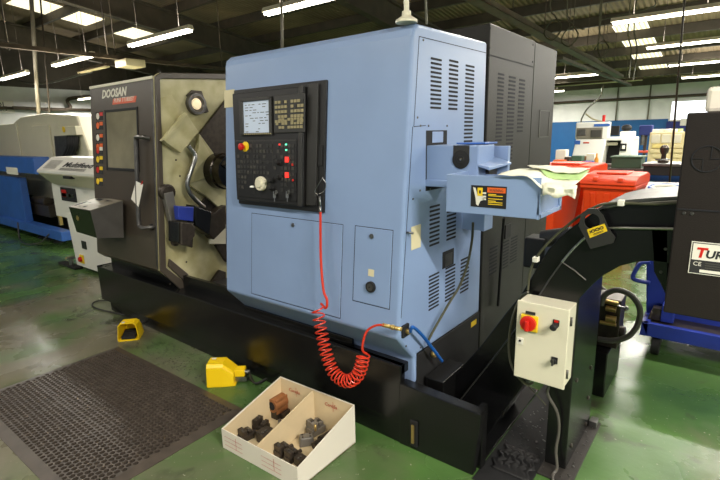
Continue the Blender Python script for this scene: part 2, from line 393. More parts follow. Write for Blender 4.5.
fitting(-7.7, 21.5, 1.7, 'second added unseen tube fitting behind the grey cabinet, brightening the back wall', power=2.6)  # another unseen lamp added for the back wall
fitting(-5.9, 19.0, 3.1, 'unlit brown dusty fitting near the back wall', lit=False, dirty=True)
fitting(-12.6, 5.3, 1.5, 'unlit brown trough fitting under the left roof', lit=False, dirty=True)
for xx in (-10.5, -6.8, -3.1):
    fitting(xx, .3, 1.8, 'lit tube fitting of the row behind the viewer', power=.45)
for xx in (1.2, 3.1): fitting(xx, .3, 1.8, 'lit tube fitting of the row behind the viewer, right of it', power=3.6)
for xx in (-8.6, -4.9, -1.2, 2.5):
    fitting(xx, -3.7, 1.8, 'lit tube fitting of the second row behind the viewer', power=.5)
for yy in (4.6, 8.6, 11.7, 15.4, 19.5):
    for xx in (1.3, 4.2): fitting(xx, yy, 1.8, 'added tube fitting out of view, carrying a lit row on to the right', power=1.0 if yy < 9 else 2.2)  # unseen fittings added to light the back area and machine side

# ------------------------------------------------------------------ floor mat with round holes
U = npv([-3.803, 1.601, 0]); V2 = npv([-2.205, 1.625, 0]); W2 = npv([-3.86, .63, 0])
eu = (V2-U); Lu = np.linalg.norm(eu); eu /= Lu; ev = npv([eu[1], -eu[0], 0]); Lv = 1.0
b = MB(); H = .016; mg = .055
nx, ny = 44, 30; cx, cy = (Lu-2*mg)/nx, (Lv-2*mg)/ny
def mp(u, v, z): p = U+eu*u+ev*v; return (p[0], p[1], z)
vid = {}
def vert(u, v, z):
    key = (round(u, 5), round(v, 5), z)
    if key not in vid: vid[key] = len(b.v); b.v.append(mp(u, v, z))
    return vid[key]
def face(ids, sm=False): b.f.append(ids); b.mi.append(0); b.sm.append(sm)
for j in range(ny):
    sh = .5*cx if j % 2 else 0
    for i in range(nx):
        if sh and i == nx-1: 
            u0 = mg+i*cx+sh; face([vert(u0, mg+j*cy, H), vert(u0+cx/2, mg+j*cy, H), vert(u0+cx/2, mg+(j+1)*cy, H), vert(u0, mg+(j+1)*cy, H)]); continue
        if sh and i == 0: u0 = mg; face([vert(u0, mg+j*cy, H), vert(u0+cx/2, mg+j*cy, H), vert(u0+cx/2, mg+(j+1)*cy, H), vert(u0, mg+(j+1)*cy, H)])
        u0, v0 = mg+i*cx+sh, mg+j*cy; uc, vc = u0+cx/2, v0+cy/2
        sq = [(u0, v0), (uc, v0), (u0+cx, v0), (u0+cx, vc), (u0+cx, v0+cy), (uc, v0+cy), (u0, v0+cy), (u0, vc)]
        seam = (j % 10 == 9) or (i % 15 == 14)
        r = .0126 if seam else .0146
        ho = [(uc+r*math.cos(a), vc+r*math.sin(a)) for a in [math.radians(-135+45*q) for q in range(8)]]
        for q in range(8):
            q2 = (q+1) % 8
            face([vert(*sq[q], H), vert(*sq[q2], H), vert(*ho[q2], H), vert(*ho[q], H)])
            face([vert(*ho[q], H), vert(*ho[q2], H), vert(*ho[q2], .001), vert(*ho[q], .001)])
        vid2 = [vert(*ho[q], .001) for q in range(8)]; face(vid2); b.mi[-1] = 1  # hole bottoms coloured black for the shade down inside them
# margins, bevelled down to the floor
x1, y1 = Lu-mg, Lv-mg
for quad in (((0, 0), (Lu, 0), (x1, mg), (mg, mg)), ((Lu, 0), (Lu, Lv), (x1, y1), (x1, mg)), ((Lu, Lv), (0, Lv), (mg, y1), (x1, y1)), ((0, Lv), (0, 0), (mg, mg), (mg, y1))):
    face([vert(*quad[0], .003), vert(*quad[1], .003), vert(*quad[2], H), vert(*quad[3], H)])
    face([vert(*quad[0], .003), vert(*quad[1], .003), vert(*quad[1], 0.0005), vert(*quad[0], 0.0005)])
o = b.build('floor_mat', ['rubber', 'black_rubber']); tag(o, 'black rubber anti-fatigue mat full of round holes lying on the green floor', 'mat')

# ------------------------------------------------------------------ turning centre
LA = thing('turning_centre', 'large blue and charcoal turning lathe on a black base, its door slid open', 'lathe', (-2.8, 2.6, 0))
X1 = -1.231; XB = -2.625
b = MB()
b.box(-4.78, -1.268, 1.925, 1.97, .12, .455)               # front skirt
b.box(-4.78, -1.268, 1.93, 2.06, .40, .455)                 # lip
b.box(-4.78, -4.72, 1.93, 4.0, .12, .455)
b.hexa([(-1.275, 1.92, 0), (-.845, 1.92, 0), (-.845, 1.965, 0), (-1.275, 1.965, 0), (-1.275, 1.92, .362), (-.815, 1.92, .346), (-.815, 1.985, .346), (-1.275, 1.985, .362)])
b.hexa([(-4.72, 1.975, 0), (-1.268, 1.925, 0), (-1.268, 1.98, 0), (-4.72, 2.02, 0), (-4.72, 1.975, .13), (-1.268, 1.925, .13), (-1.268, 1.98, .13), (-4.72, 2.02, .13)])
b.build('base_tray', 'black', LA, .006)
b = MB(); b.box(-4.7, -1.3, 1.985, 4.0, 0, .40); b.box(-1.3, -1.236, 2.04, 4.0, 0, .484)
b.build('base_body', 'black_rough', LA, .004)
# tray at the right end in which the conveyor stands
b = MB(); b.box(-.86, -.83, 1.985, 2.04, 0, .34);  b.box(-1.23, -.842, 2.045, 2.9, 0.002, .012)
b.build('coolant_tray', 'black', LA, .004)
# small folded box on the tray
b = MB(); b.prism([(-1.225, 2.10, .335), (-1.225, 2.37, .335), (-1.225, 2.37, .06), (-1.225, 2.10, .06)], (.115, 0, 0)); b.build('cover_box', 'black', LA, .005)
# front cover plate and level gauge on the skirt
q = P(414.5, 433, 1, 1.92)
b = MB(); b.box(q[0]-.022, q[0]+.022, 1.908, 1.921, q[2]-.075, q[2]+.075); g = b.build('level_gauge', 'black_rough', LA, .004)
b = MB(); b.box(q[0]-.007, q[0]+.007, 1.897, 1.906, q[2]-.05, q[2]+.055); b.build('sight_glass', 'brass', g)

# blue housing: leaning front, undercut foot
def side_poly(x):
    return [(x, FY, FZ), (x, 1.981, 2.086), (x, 1.992, 2.118), (x, 2.025, 2.143), (x, 2.80, 2.160), (x, 2.815, .485), (x, 2.035, .492), (x, 2.035, .33), (x, 2.0, .33), (x, 2.0, .479)]
b = MB(); b.prism(side_poly(XB), (X1-XB, 0, 0)); hs = b.build('front_housing', 'blue', LA, .022, 4)
# seams and doors on the front
def seam_rect(x0, x1, z0, z1, name, parent=LA):
    b = MB(); s = .0035
    b.fbox(x0, x1, z0, z1, -.004, .003)
    o = b.build(name, 'blue', parent, .002, 1)
    b = MB()
    for a in ((x0-s, x0, z0-s, z1+s), (x1, x1+s, z0-s, z1+s), (x0, x1, z0-s, z0), (x0, x1, z1, z1+s)): b.fbox(*a, -.002, .0008)
    b.build('gasket', 'slot', o)
    return o
d1 = seam_rect(-2.353, -1.612, .672, 1.182, 'access_door')
a = LP(293.5, 225); b = MB().lathe(LF(a[0], a[2], .002), NRM, [(0, .012), (.006, .012), (.006, .006), (.009, .005)], 14); b.build('lock', 'steel', d1)
d2 = seam_rect(-1.525, -1.292, .79, 1.185, 'gauge_door')
a = LP(372.2, 236.2); b = MB().lathe(LF(a[0], a[2], .002), NRM, [(0, .013), (.006, .013), (.006, .006), (.009, .005)], 14); b.build('lock', 'steel', d2)
a = LP(371.6, 286.7)
b = MB().lathe(LF(a[0], a[2], .002), NRM, [(0, .029), (.012, .029), (.014, .024)], 24); gg = b.build('pressure_gauge', 'black_rough', d2)
b = MB().lathe(LF(a[0], a[2], .0162), NRM, [(0, .0195), (.001, .0195)], 24); b.build('dial', 'steel_dark', gg)
b = MB(); p = LF(a[0], a[2], .0178); b.add([p+npv([-.002, 0, .004]), p+npv([.004, 0, 0]), p+npv([-.013, 0, -.012])], [(0, 1, 2)]); b.build('needle', 'ink_dark', gg)
a = LP(371.5, 273.2); b = MB().fbox(a[0]-.018, a[0]+.018, a[2]-.016, a[2]+.02, .002, .004); b.build('label_plate', 'label_cream', d2)
# strip plate at the top left of the control panel
a = LP(225.2, 90.5); c = LP(235, 107); b = MB().fbox(XB+.002, -2.523, c[2], a[2], -.002, .004); b.build('edge_plate', 'label_cream', LA)

# ---- control panel
MB.panel = True
cp = MB().fbox(-2.515, -1.742, 1.236, 1.932, -.006, .014).build('control_panel', 'panel_black', LA, .004)
b = MB().fbox(-2.485, -1.872, 1.262, 1.905, .012, .05); b.build('pendant', 'panel_black', cp, .006)
b = MB().fbox(-1.905, -1.874, 1.262, 1.905, .048, .058); b.build('side_rail', 'panel_mid', cp, .004)
def F(px, py, off=.05):
    p = LP(px, py, off); k_ = .069*(1.93-p[2])/.78; return (p[0]+1.74*k_)/(1-k_), p[2]
def frect(mb, l, t, r, bt, n0, n1, off=.05, m=0):
    x0, z1 = F(l, t, off); x1, z0 = F(r, bt, off); mb.fbox(x0, x1, z0, z1, n0, n1, m)
xa, za = F(240.5, 99); xb, zb = F(272, 138)
b = MB()   # monitor bezel frame
x0, z1 = F(240.6, 100.2); x1, z0 = F(273.2, 135.8)
for a in ((x0, x1, z1-.018, z1), (x0, x1, z0, z0+.014), (x0, x0+.03, z0, z1), (x1-.022, x1, z0, z1)): b.fbox(*a, .05, .064)
mo = b.build('monitor_frame', 'panel_mid', cp, .003)
b = MB().fbox(x0+.03, x1-.022, z0+.014, z1-.018, .05, .055); sc = b.build('screen', 'screen', mo)
b = MB()
random.seed(3)
for r in range(12):
    zz = z1-.04-r*.0155
    xx = x0+.045
    while xx < x1-.05:
        wd = random.uniform(.012, .035)
        if random.random() < (.62 if r < 7 else .35): b.fbox(xx, xx+wd, zz, zz+.004, .055, .0555)
        xx += wd+.012
b.build('screen_text', 'key_dark', sc)
b = MB()
for i in range(14): b.fbox(x0+.04+i*.018, x0+.052+i*.018, z0+.004, z0+.010, .064, .066)
b.build('soft_key_row', 'key', mo)
# keypad block
kx0, kz1 = F(274.8, 97.0); kx1, kz0 = F(305.6, 133.2); KW = (kx1-kx0)/9.6
kb = MB().fbox(kx0, kx1, kz0, kz1, .05, .06).build('keypad', 'panel_mid', cp, .003)
for r in range(5):
    for c in range(9):
        if c == 4 or random.random() < .04: continue
        MB().fbox(kx0+.014+c*KW, kx0+.014+(c+.75)*KW, kz1-.045-r*.026, kz1-.030-r*.026, .06, .064).build('key', 'panel_mid' if random.random() < .15 else 'key', kb)
for r in range(3):
    for c in range(9):
        if r == 1 and c in (1, 4) or (r != 1 and c in (0, 3)): continue
        MB().fbox(kx0+.02+c*KW*.95, kx0+.02+(c+.75)*KW*.95, kz0+.022+r*.021, kz0+.036+r*.021, .06, .064).build('key', 'key', kb)
# operator field below
of = MB().fbox(-2.465, -1.92, 1.285, 1.625, .05, .054).build('switch_field', 'panel_black', cp, .002)
b = MB(); s = .002
for a in ((-2.46, -1.925, 1.618, 1.621), (-2.30, -2.298, 1.31, 1.62), (-2.12, -2.118, 1.47, 1.62), (-2.46, -2.12, 1.50, 1.502), (-2.46, -2.20, 1.43, 1.432)): b.fbox(*a, .054, .0548)
b.build('field_line', 'key_dark', of)
b = MB(); random.seed(5)
for r in range(9):
    for c in range(17):
        x = -2.452+c*.031; z = 1.592-r*.031
        if (x < -2.40 and z > 1.55) or (-2.38 < x < -2.20 and z < 1.42) or (-2.19 < x < -2.05 and z < 1.56 and random.random() < .8): continue
        if random.random() < .12: continue
        MB().fbox(x, x+.02, z-.009, z+.009, .054, .0575).build('push_button', 'panel_mid' if random.random() < .6 else 'key_dark', of)
def spot(px, py, r, h, m, name, par, off=.055, prof=None, n=18):
    x, z = F(px, py, off); p = LFp(x, z, .054)
    return MB().lathe(p, NRM, prof or [(0, r), (h, r)], n).build(name, m, par)
for px, py, m_ in ((280.5, 145.5, 'red_led'), (286.8, 145.5, 'green_led'), (287, 151, 'green_led')):
    x, z = F(px, py); MB().fbox(x-.006, x+.006, z-.004, z+.005, .054, .058).build('indicator_lamp', m_, of)
for px, py in ((288, 160.5), (288, 175.8)):
    x, z = F(px, py); o = MB().fbox(x-.013, x+.013, z-.015, z+.015, .054, .062).build('illuminated_button', 'red_led', of)
for px, py in ((293.5, 165.5), (294, 181)):
    x, z = F(px, py); MB().fbox(x-.006, x+.006, z-.006, z+.006, .054, .06).build('indicator_lamp', 'red', of)
for px, py in ((279.5, 163.5), (280, 178), (272, 181.5), (272, 189)):
    spot(px, py, .016, .03, 'black_rough', 'rotary_switch', of, prof=[(0, .019), (.006, .019), (.007, .014), (.028, .012), (.03, .006)])
es = spot(245.7, 147.5, 0, 0, 'label_yellow', 'emergency_stop', of, prof=[(0, .030), (.006, .030), (.008, .02)])
spot(244.5, 147.8, 0, 0, 'red', 'stop_button', es, prof=[(.007, .012), (.02, .012), (.022, .021), (.034, .020), (.038, .010)])
hw = spot(262, 184.5, 0, 0, 'cream', 'hand_wheel', of, prof=[(0, .042), (.01, .043), (.022, .040), (.024, .024), (.03, .022)], n=28)
x, z = F(257, 187.5); MB().lathe(LFp(x, z, .076), NRM, [(0, .006), (.02, .007), (.026, .004)], 10).build('crank_knob', 'white', hw)
for px in (276.8, 289.6):
    x, z = F(px, 195.5)
    kk = MB(); kk.lathe(LFp(x, z+.012, .05), NRM, [(0, .013), (.008, .013)], 14); ko = kk.build('key_switch', 'steel', cp)
    kk = MB(); kk.fbox(x-.003, x+.003, z-.004, z+.02, .056, .075); kk.fbox(x-.012, x+.012, z-.018, z+.006, .066, .069); kk.fbox(x-.003, x+.003, z-.04, z-.018, .066, .068); kk.build('key', 'chrome', ko)
# recess at the right of the panel with a slot handle and ring
b = MB().fbox(-1.866, -1.79, 1.27, 1.915, .012, .030); b.build('side_cover', 'panel_mid', cp, .004)
x, z = F(320.5, 156, .02); b = MB().fbox(x-.018, x+.012, z-.055, z+.055, .012, .022); b.build('slot_handle', 'black_rough', cp, .003)

MB.panel = False
# ---- right side: louvres, panels (x = X1 plane)
def vent(l, t, r, bt, n, x=X1, name='louvre', parent=LA, mtl='slot', hgt=.5):
    a = P((l+r)/2, t, 0, x); c = P((l+r)/2, bt, 0, x); y0 = P(l, (t+bt)/2, 0, x)[1]; y1 = P(r, (t+bt)/2, 0, x)[1]
    b = MB(); dz = (a[2]-c[2])/n
    for i in range(n):
        z = c[2]+dz*(i+.5); hh = dz*hgt/2
        b.prism([(x+.0012, y0+hh, z-hh), (x+.0012, y1-hh, z-hh), (x+.0012, y1, z), (x+.0012, y1-hh, z+hh), (x+.0012, y0+hh, z+hh), (x+.0012, y0, z)], (-.004, 0, 0))
    return b.build(name, mtl, parent)
for v in ((430.3, 57, 441.5, 110, 12), (448.5, 59, 458, 111, 12), (464.5, 64, 473.5, 143, 20), (429.3, 204, 439.7, 246, 10), (446.5, 209, 456, 240, 8), (428.5, 273, 439, 309, 10), (445, 265, 455, 300, 10), (460.2, 257, 468.8, 292, 10)): vent(*v)
for v in ((496.7, 72, 503, 142, 18), (507, 75, 514, 160, 22), (518, 78, 524, 133, 14), (489.5, 246, 497, 274, 8), (503, 240, 508.5, 268, 9), (510.5, 236, 517, 262, 9)): vent(*v, name='cabinet_louvre')
def sidebox(y0, y1, z0, z1, n0, n1, m_='blue', name='panel', par=LA, bev=.001, lab=None):
    return MB().box(X1+n0, X1+n1, y0, y1, z0, z1).build(name, m_, par, bev, 1, lab)
# thin shadow gaps of the side sheets
def gap(p0, p1, wd=.003):
    a = npv(p0); c = npv(p1); b = MB(); d = (c-a)/np.linalg.norm(c-a); s = np.cross(d, [1, 0, 0])*wd/2
    b.prism([a-s, c-s, c+s, a+s], (.0012, 0, 0)); return b.build('panel_gap', 'slot', LA)
gap((X1, 2.035, 2.087), (X1, 2.80, 2.098)); gap((X1, 2.035, 2.087), (X1, 1.99, 1.68)); gap((X1, 1.99, 1.68), (X1, 2.10, 1.685)); gap((X1, 1.98, 1.68), (X1, 1.875, .75))
def screw(px, py, x=X1, m_='steel_dark', par=LA, r=.006):
    p = P(px, py, 0, x); MB().lathe(p, (1, 0, 0), [(0, r), (.003, r*.8)], 8).build('screw', m_, par)
for q in ((420.5, 125.8), (428.5, 125.8), (447, 125.8), (417.5, 117.5), (423.3, 40), (430, 189), (420, 190.5), (413, 199), (462, 184), (406, 346), (420.3, 347.5)): screw(*q)
a = P(411, 227, 0, X1); c = P(420.5, 247, 0, X1); sidebox(a[1], c[1], c[2], a[2], 0, .002, 'label_cream', 'rating_label')
p = P(407, 232.5, 0, X1); MB().cyl(p-npv([0, 0, 0]), p+npv([.035, -.0, 0]), .006, 8).build('side_latch', 'steel', LA)
# recessed cut-out through which the unloader comes
a = P(426, 130.5, 0, X1); c = P(446, 187, 0, X1)
sidebox(a[1], c[1], c[2]-.0, a[2], -.002, .0015, 'slot', 'unloader_opening')
sidebox(a[1]+.06, c[1]-.045, 1.60, a[2]-.006, .0, .003, 'blue', 'inner_guard')
a = P(442.5, 252.5, 0, X1); c = P(453.5, 264, 0, X1); r_ = sidebox(a[1], c[1], c[2], a[2], -.001, .0015, 'slot', 'hand_recess')
a = P(445, 255, 0, X1); c = P(452, 263.5, 0, X1); sidebox(a[1], c[1], c[2], a[2], .0015, .003, 'panel_mid', 'recess_back', r_)
# ---- unloader: arm box, tray, catch box underneath
un = MB().box(X1-.01, -.955, 2.112, 2.30, 1.415, 1.588).build('unloader_arm', 'blue', LA, .005)
MB().box(X1-.01, -1.10, 2.104, 2.32, 1.385, 1.420).build('arm_ledge', 'blue', un, .004)
p = P(461, 157, 1, 2.11)
b = MB(); b.lathe((p[0], 2.111, 1.522), (0, -1, 0), [(0, .044), (.004, .044), (.006, .02), (.008, .018)], 24); kn = b.build('knob_disc', 'black_rough', un)
MB().prism([(p[0]-.042, 2.1115, 1.525), (p[0]+.042, 2.1115, 1.525), (p[0]+.042, 2.1115, 1.588), (p[0]-.042, 2.1115, 1.588)], (0, -.001, 0)).build('knob_window', 'panel_mid', un)
MB().lathe((p[0], 2.102, 1.522), (0, -1, 0), [(0, .006), (.003, .004)], 10).build('knob_bolt', 'chrome', kn)
a = P(485, 146, 1, 2.33); c = P(507, 180, 1, 2.33); ex = MB().box(a[0]-.02, c[0], 2.33, 2.36, c[2]-.03, a[2]).build('rear_plate', 'blue', un, .003)
a = P(476, 145.5, 1, 2.32); MB().box(a[0]-.04, a[0]+.11, 2.18, 2.33, a[2]+.01, a[2]+.018).build('top_bracket', 'blue_strong', ex, .002)
a = P(480, 154, 1, 2.2); c = P(498, 163, 1, 2.2)
MB().hexa([(a[0]-.01, 2.12, 1.50), (c[0], 2.10, 1.475), (c[0]+.02, 2.32, 1.49), (a[0]+.01, 2.32, 1.52), (a[0]-.01, 2.12, 1.505), (c[0], 2.10, 1.49), (c[0]+.02, 2.32, 1.50), (a[0]+.01, 2.32, 1.53)]).build('chute', 'blue', un, .002)
MB().box(a[0]-.02, a[0]+.05, 2.2, 2.3, 1.44, 1.50).build('chute_bracket', 'iron', un, .003)
TY = 1.90; tx0, tx1 = float(P(446.5, 190, 1, TY)[0]), float(P(540, 205, 1, TY)[0]); tz0, tz1 = float(P(490, 215.3, 1, TY)[2]), float(P(455, 174.6, 1, TY)[2])
b = MB(); yb = 2.20
b.box(tx0, tx1, TY, TY+.004, tz0, tz1); b.box(tx0, tx1, yb-.004, yb, tz0, tz1-.02); b.box(tx0, tx0+.004, TY, yb, tz0, tz1); b.box(tx0, tx1, TY, yb, tz0, tz0+.004)
b.box(tx1-.014, tx1-.010, TY, yb, tz0, tz1-.05); b.box(tx1-.010, tx1, TY, TY+.02, tz0, tz1-.03)
b.box(tx1-.010, tx1, yb-.02, yb, tz0, tz1-.03); b.box(tx1-.010, tx1, TY, yb, tz0, tz0+.02)
ct = b.build('catch_tray', 'blue', LA, .003)
a = P(462, 215, 1, 2.15); c = P(485, 231.5, 1, 2.15)
a = P(462, 225, 0, X1); c = P(484, 231.5, 1, float(a[1])); MB().box(X1-.005, float(c[0]), float(a[1]), float(a[1])+.12, float(c[2]), tz0+.03).build('tray_bracket', 'blue', ct, .003)
b = MB(); q0 = P(471.5, 185, 1, TY); q1 = P(506, 209, 1, TY)
st = b.box(q0[0], q1[0], TY-.002, TY, q1[2]+.0, q0[2]).build('warning_sticker', 'black_rough', ct)
wd = q1[0]-q0[0]; ht = q0[2]-q1[2]; zb_ = q1[2]
MB().box(q0[0]+wd*.47, q1[0]-.004, TY-.003, TY-.002, zb_+ht*.70, zb_+ht*.93).build('sticker_header', 'label_orange', st)
text('WARNING', 'sticker_text', ht*.17, (q0[0]+wd*.53, TY-.0032, zb_+ht*.75), (1, 0, 0), (0, 0, 1), 'ink_dark', st, .0002, fit=wd*.38)
b = MB()
for zz in (.60, .54, .40, .30, .24, .15): b.box(q0[0]+wd*.5, q0[0]+wd*(.72 if zz in (.6, .3) else .9), TY-.0025, TY-.002, zb_+ht*zz, zb_+ht*(zz+.035))
b.build('sticker_lines', 'label_yellow', st)
b = MB(); hx = q0[0]+wd*.06
b.prism([(hx, TY-.003, zb_+ht*.9), (hx+wd*.07, TY-.003, zb_+ht*.88), (hx+wd*.13, TY-.003, zb_+ht*.55), (hx+wd*.30, TY-.003, zb_+ht*.5), (hx+wd*.33, TY-.003, zb_+ht*.35), (hx+wd*.22, TY-.003, zb_+ht*.28), (hx+wd*.16, TY-.003, zb_+ht*.05), (hx+wd*.10, TY-.003, zb_+ht*.12), (hx+wd*.08, TY-.003, zb_+ht*.4)], (0, .001, 0))
for zz in (.62, .46, .34): b.box(hx+wd*.28, hx+wd*.38, TY-.003, TY-.002, zb_+ht*zz, zb_+ht*(zz+.08))
b.build('hand_symbol', 'label_white', st)
b = MB().box(hx+wd*.13, hx+wd*.28, TY-.0036, TY-.003, zb_+ht*.52, zb_+ht*.9); ys = b.build('yellow_symbol', 'label_yellow', st)
MB().box(hx+wd*.18, hx+wd*.23, TY-.0042, TY-.0036, zb_+ht*.63, zb_+ht*.78).build('symbol_mark', 'ink_dark', ys)
# ---- electrical cabinet behind
ZC = 2.27
eb = MB().box(-1.75, X1, 2.83, 3.62, 0.02, ZC).build('electrical_cabinet', 'cabinet', LA, .008)
MB().box(-1.75, X1-.002, 3.625, 4.15, 0.02, ZC-.004).build('cabinet_rear_section', 'cabinet', eb, .008)
b = MB(); b.prism([(X1, 2.83, 2.096), (X1, 3.60, 2.096), (X1, 3.60, 2.089), (X1, 2.83, 2.089)], (.0015, 0, 0)); b.build('cabinet_seam', 'slot', eb)
for (l, t) in ((490.3, 28), (489.8, 47.8), (533, 44.8), (532.5, 61.8), (488, 57.5)): screw(l, t, X1, 'slot', eb)
a = P(540, 110, 0, X1); c = P(548.5, 137, 0, X1); b = MB()
for e in ((a[1], c[1], a[2]-.006, a[2]), (a[1], c[1], c[2], c[2]+.006), (a[1], a[1]+.012, c[2], a[2]), (c[1]-.012, c[1], c[2], a[2])): b.box(X1-.002, X1+.001, e[0], e[1], e[2], e[3])
b.build('faded_frame_mark', 'key_dark', eb)
p = P(507, 231, 0, X1); MB().box(X1, X1+.01, p[1]-.05, p[1]+.05, p[2]-.05, p[2]+.05).build('cabinet_lock', 'black_rough', eb, .003)
# base block below cabinet and yellow sticker
p = P(473, 324, 0, -1.236); MB().box(-1.236, -1.2345, p[1]-.03, p[1]+.05, p[2]-.015, p[2]+.02).build('yellow_sticker', 'label_yellow', LA)
# ---- middle body behind (roof of the enclosure)
b = MB(); b.prism([(-4.55, 2.05, 2.10), (-4.55, 3.0, 2.17), (-4.55, 3.0, .42), (-4.55, 2.3, .42), (-4.55, 2.05, .9)], (.95, 0, 0)); b.build('left_enclosure', 'charcoal', LA, .01)
# ---- door
def door_poly(x): return [(x, FY, FZ), (x, 1.984, 2.112), (x, 2.03, 2.118), (x, 2.03, .62), (x, 1.90, .60)]
b = MB(); b.prism([(-4.545, FY, FZ), (-4.545, FY+FK*(2.085-FZ), 2.085), (-4.545, 2.0, 2.112), (-4.545, 2.045, 2.118), (-4.545, 2.045, .60), (-4.545, 1.90, .60)], (1.06, 0, 0))
dr = b.build('sliding_door', 'charcoal', LA, .01, 3)
MB().fbox(-4.54, -3.49, 2.085, 2.108, .0, .006).build('top_highlight', 'housing', dr, .004)  # pale strip paints the highlight along the door's top edge
MB().fbox(-3.505, -3.483, .66, 2.08, .0, .006).build('edge_strip', 'steel_dark', dr, .003)
fx0, fx1, fz0, fz1 = -4.27, -3.72, 1.40, 1.895
b = MB()
for a in ((fx0, fx1, fz1-.02, fz1), (fx0, fx1, fz0, fz0+.02), (fx0, fx0+.02, fz0, fz1), (fx1-.02, fx1, fz0, fz1)): b.fbox(*a, 0, .006)
wf = b.build('window_surround', 'black_rough', dr, .004)
MB().fbox(fx0+.02, fx1-.02, fz0+.02, fz1-.02, -.001, .002).build('viewing_window', 'glass', wf)
# handle tube
hx = -3.66
b = MB(); b.tube([LF(hx+.10, 1.655, .0), LF(hx+.08, 1.66, .045), LF(hx+.03, 1.662, .055), LF(hx, 1.64, .055), LF(hx, 1.5, .055), LF(hx, 1.1, .055), LF(hx+.01, .99, .055), LF(hx+.06, .968, .055), LF(hx+.12, .975, .03), LF(hx+.13, .98, 0)], .017, 10)
hd = b.build('door_handle', 'steel_dark', dr)
a = LP(152.5, 227); MB().lathe(LF(a[0], a[2], .0), NRM, [(0, .025), (.02, .025), (.03, .012)], 14).build('handle_foot', 'black_rough', hd)
# lettering on the door
p = LP(102, 98.4); text('DOOSAN', 'door_lettering', .092, LF(p[0], p[2], .001), (1, 0, 0), (0, FK, 1), 'label_white', dr, .001, .25, .003, fit=.43)
a = LP(112.2, 97.6); c = LP(137, 104.2); x0, x1_ = a[0]+.0, c[0]; z0_ = LP(112.5, 104.8)[2]; z1_ = LP(136.5, 95.8)[2]
pl = MB().prism([LF(x0, z0_, .0), LF(x1_-.02, z0_, .0), LF(x1_, z1_, .0), LF(x0+.02, z1_, .0)], NRM*.002).build('name_plate', 'plate_red', dr)
text('PUMA TT1800SY', 'plate_lettering', .05, LF(x0+.03, z0_+.014, .0025), (1, 0, 0), (0, FK, 1), 'label_white', pl, .0006, .25, fit=x1_-x0-.07)
# warning stickers column on the door
for py, ms in ((116, ('red', 'label_white')), (125.5, ('label_orange', 'ink_dark')), (137.5, ('label_orange', 'label_white')), (147, ('label_orange', 'ink_dark')), (150.5, ('label_white', 'red')), (159.5, ('label_yellow', 'ink_dark')), (170, ('label_yellow', 'red')), (181.5, ('label_yellow', 'ink_dark'))):
    p = LP(100, py); so = MB().fbox(p[0]-.075, p[0]+.06, p[2]-.035, p[2]+.035, 0, .001).build('warning_sticker', 'ink_dark', dr)
    MB().fbox(p[0]-.005, p[0]+.055, p[2]-.0, p[2]+.03, .001, .002).build('sticker_header', ms[0], so)
    MB().lathe(LF(p[0]-.04, p[2], .001), NRM, [(0, .028), (.001, .028)], 16).build('sticker_symbol', ms[1] if ms[1] != 'ink_dark' else ms[0], so)
# ---- chamber seen through the opening: left wall at x=-3.48
XW = -3.475
b = MB(); b.prism([(XW, FY+.004, .64), (XW, 1.985, 2.1), (XW, 2.03, 2.13), (XW, 3.1, 2.20), (XW, 3.1, .30), (XW, 2.05, .42)], (-.03, 0, 0)); b.build('chamber_wall', 'olive', LA)
b = MB()  # dark trim around it
b.prism([(XW, FY+.004, .64), (XW, 1.985, 2.1), (XW, 2.03, 2.13), (XW, 2.06, 2.095), (XW, 2.02, 2.08), (XW, 1.90, .655)], (.02, 0, 0))
b.prism([(XW, 2.03, 2.13), (XW, 3.1, 2.20), (XW, 3.1, 2.155), (XW, 2.05, 2.09)], (.02, 0, 0))
b.prism([(XW, FY+.004, .64), (XW, 1.90, .655), (XW, 2.10, .44), (XW, 2.10, .40), (XW, 2.04, .40)], (.02, 0, 0))
b.prism([(XW, 1.92, .66), (XW, 1.935, .72), (XW, 2.08, .56), (XW, 2.08, .46)], (.03, 0, 0))
b.build('chamber_trim', 'charcoal', LA, .004)
def WP(px, py, off=0): return P(px, py, 0, XW+off)
def plate(pix, off, d, name, m_, par=LA, bev=.004, lab=None):
    return MB().prism([WP(*q, off+d) for q in pix], (-d, 0, 0)).build(name, m_, par, bev, 2, lab)
# dark sloping bed cover and back
plate(((226, 100), (199.5, 134), (203, 143), (209, 158), (217, 186), (204, 200), (196, 214), (226, 262), (300, 262), (300, 90)), .0, .03, 'bed_cover', 'iron')
plate(((199, 133), (214, 162), (214, 176), (188.5, 184), (199, 147)), .03, .04, 'headstock_plate', 'olive')
plate(((188, 184), (199.5, 133.5), (226, 170), (226, 214), (206, 196)), .03, .03, 'headstock_face', 'olive')
pr_ = plate(((163.5, 140.5), (186, 113), (199, 132), (181, 153)), .03, .06, 'way_cover', 'olive')
plate(((163, 139.5), (184, 112), (187, 114.5), (166, 142)), .09, .02, 'cover_rib', 'olive', pr_)
plate(((158.8, 98), (172, 95), (180, 110), (169, 135), (163, 138)), .002, .006, 'wall_plate', 'olive', LA, .002)
# lamp in the chamber
plate(((186.5, 95), (192, 90), (202, 91), (209, 112), (206, 113), (193, 110)), .002, .012, 'lamp_recess', 'iron')
c0 = WP(195.5, 104, .014); b = MB().lathe(c0, (1, 0, 0), [(0, .088), (.03, .082), (.03, .062), (.012, .05)], 26); lm = b.build('work_lamp', 'steel_dark', LA)
MB().lathe(c0+npv([.014, 0, 0]), (1, 0, 0), [(0, .045), (.010, .035), (.013, .015)], 20).build('lamp_glass', mat('lamp_glass', (255, 232, 190), .2, emit=.35), lm)
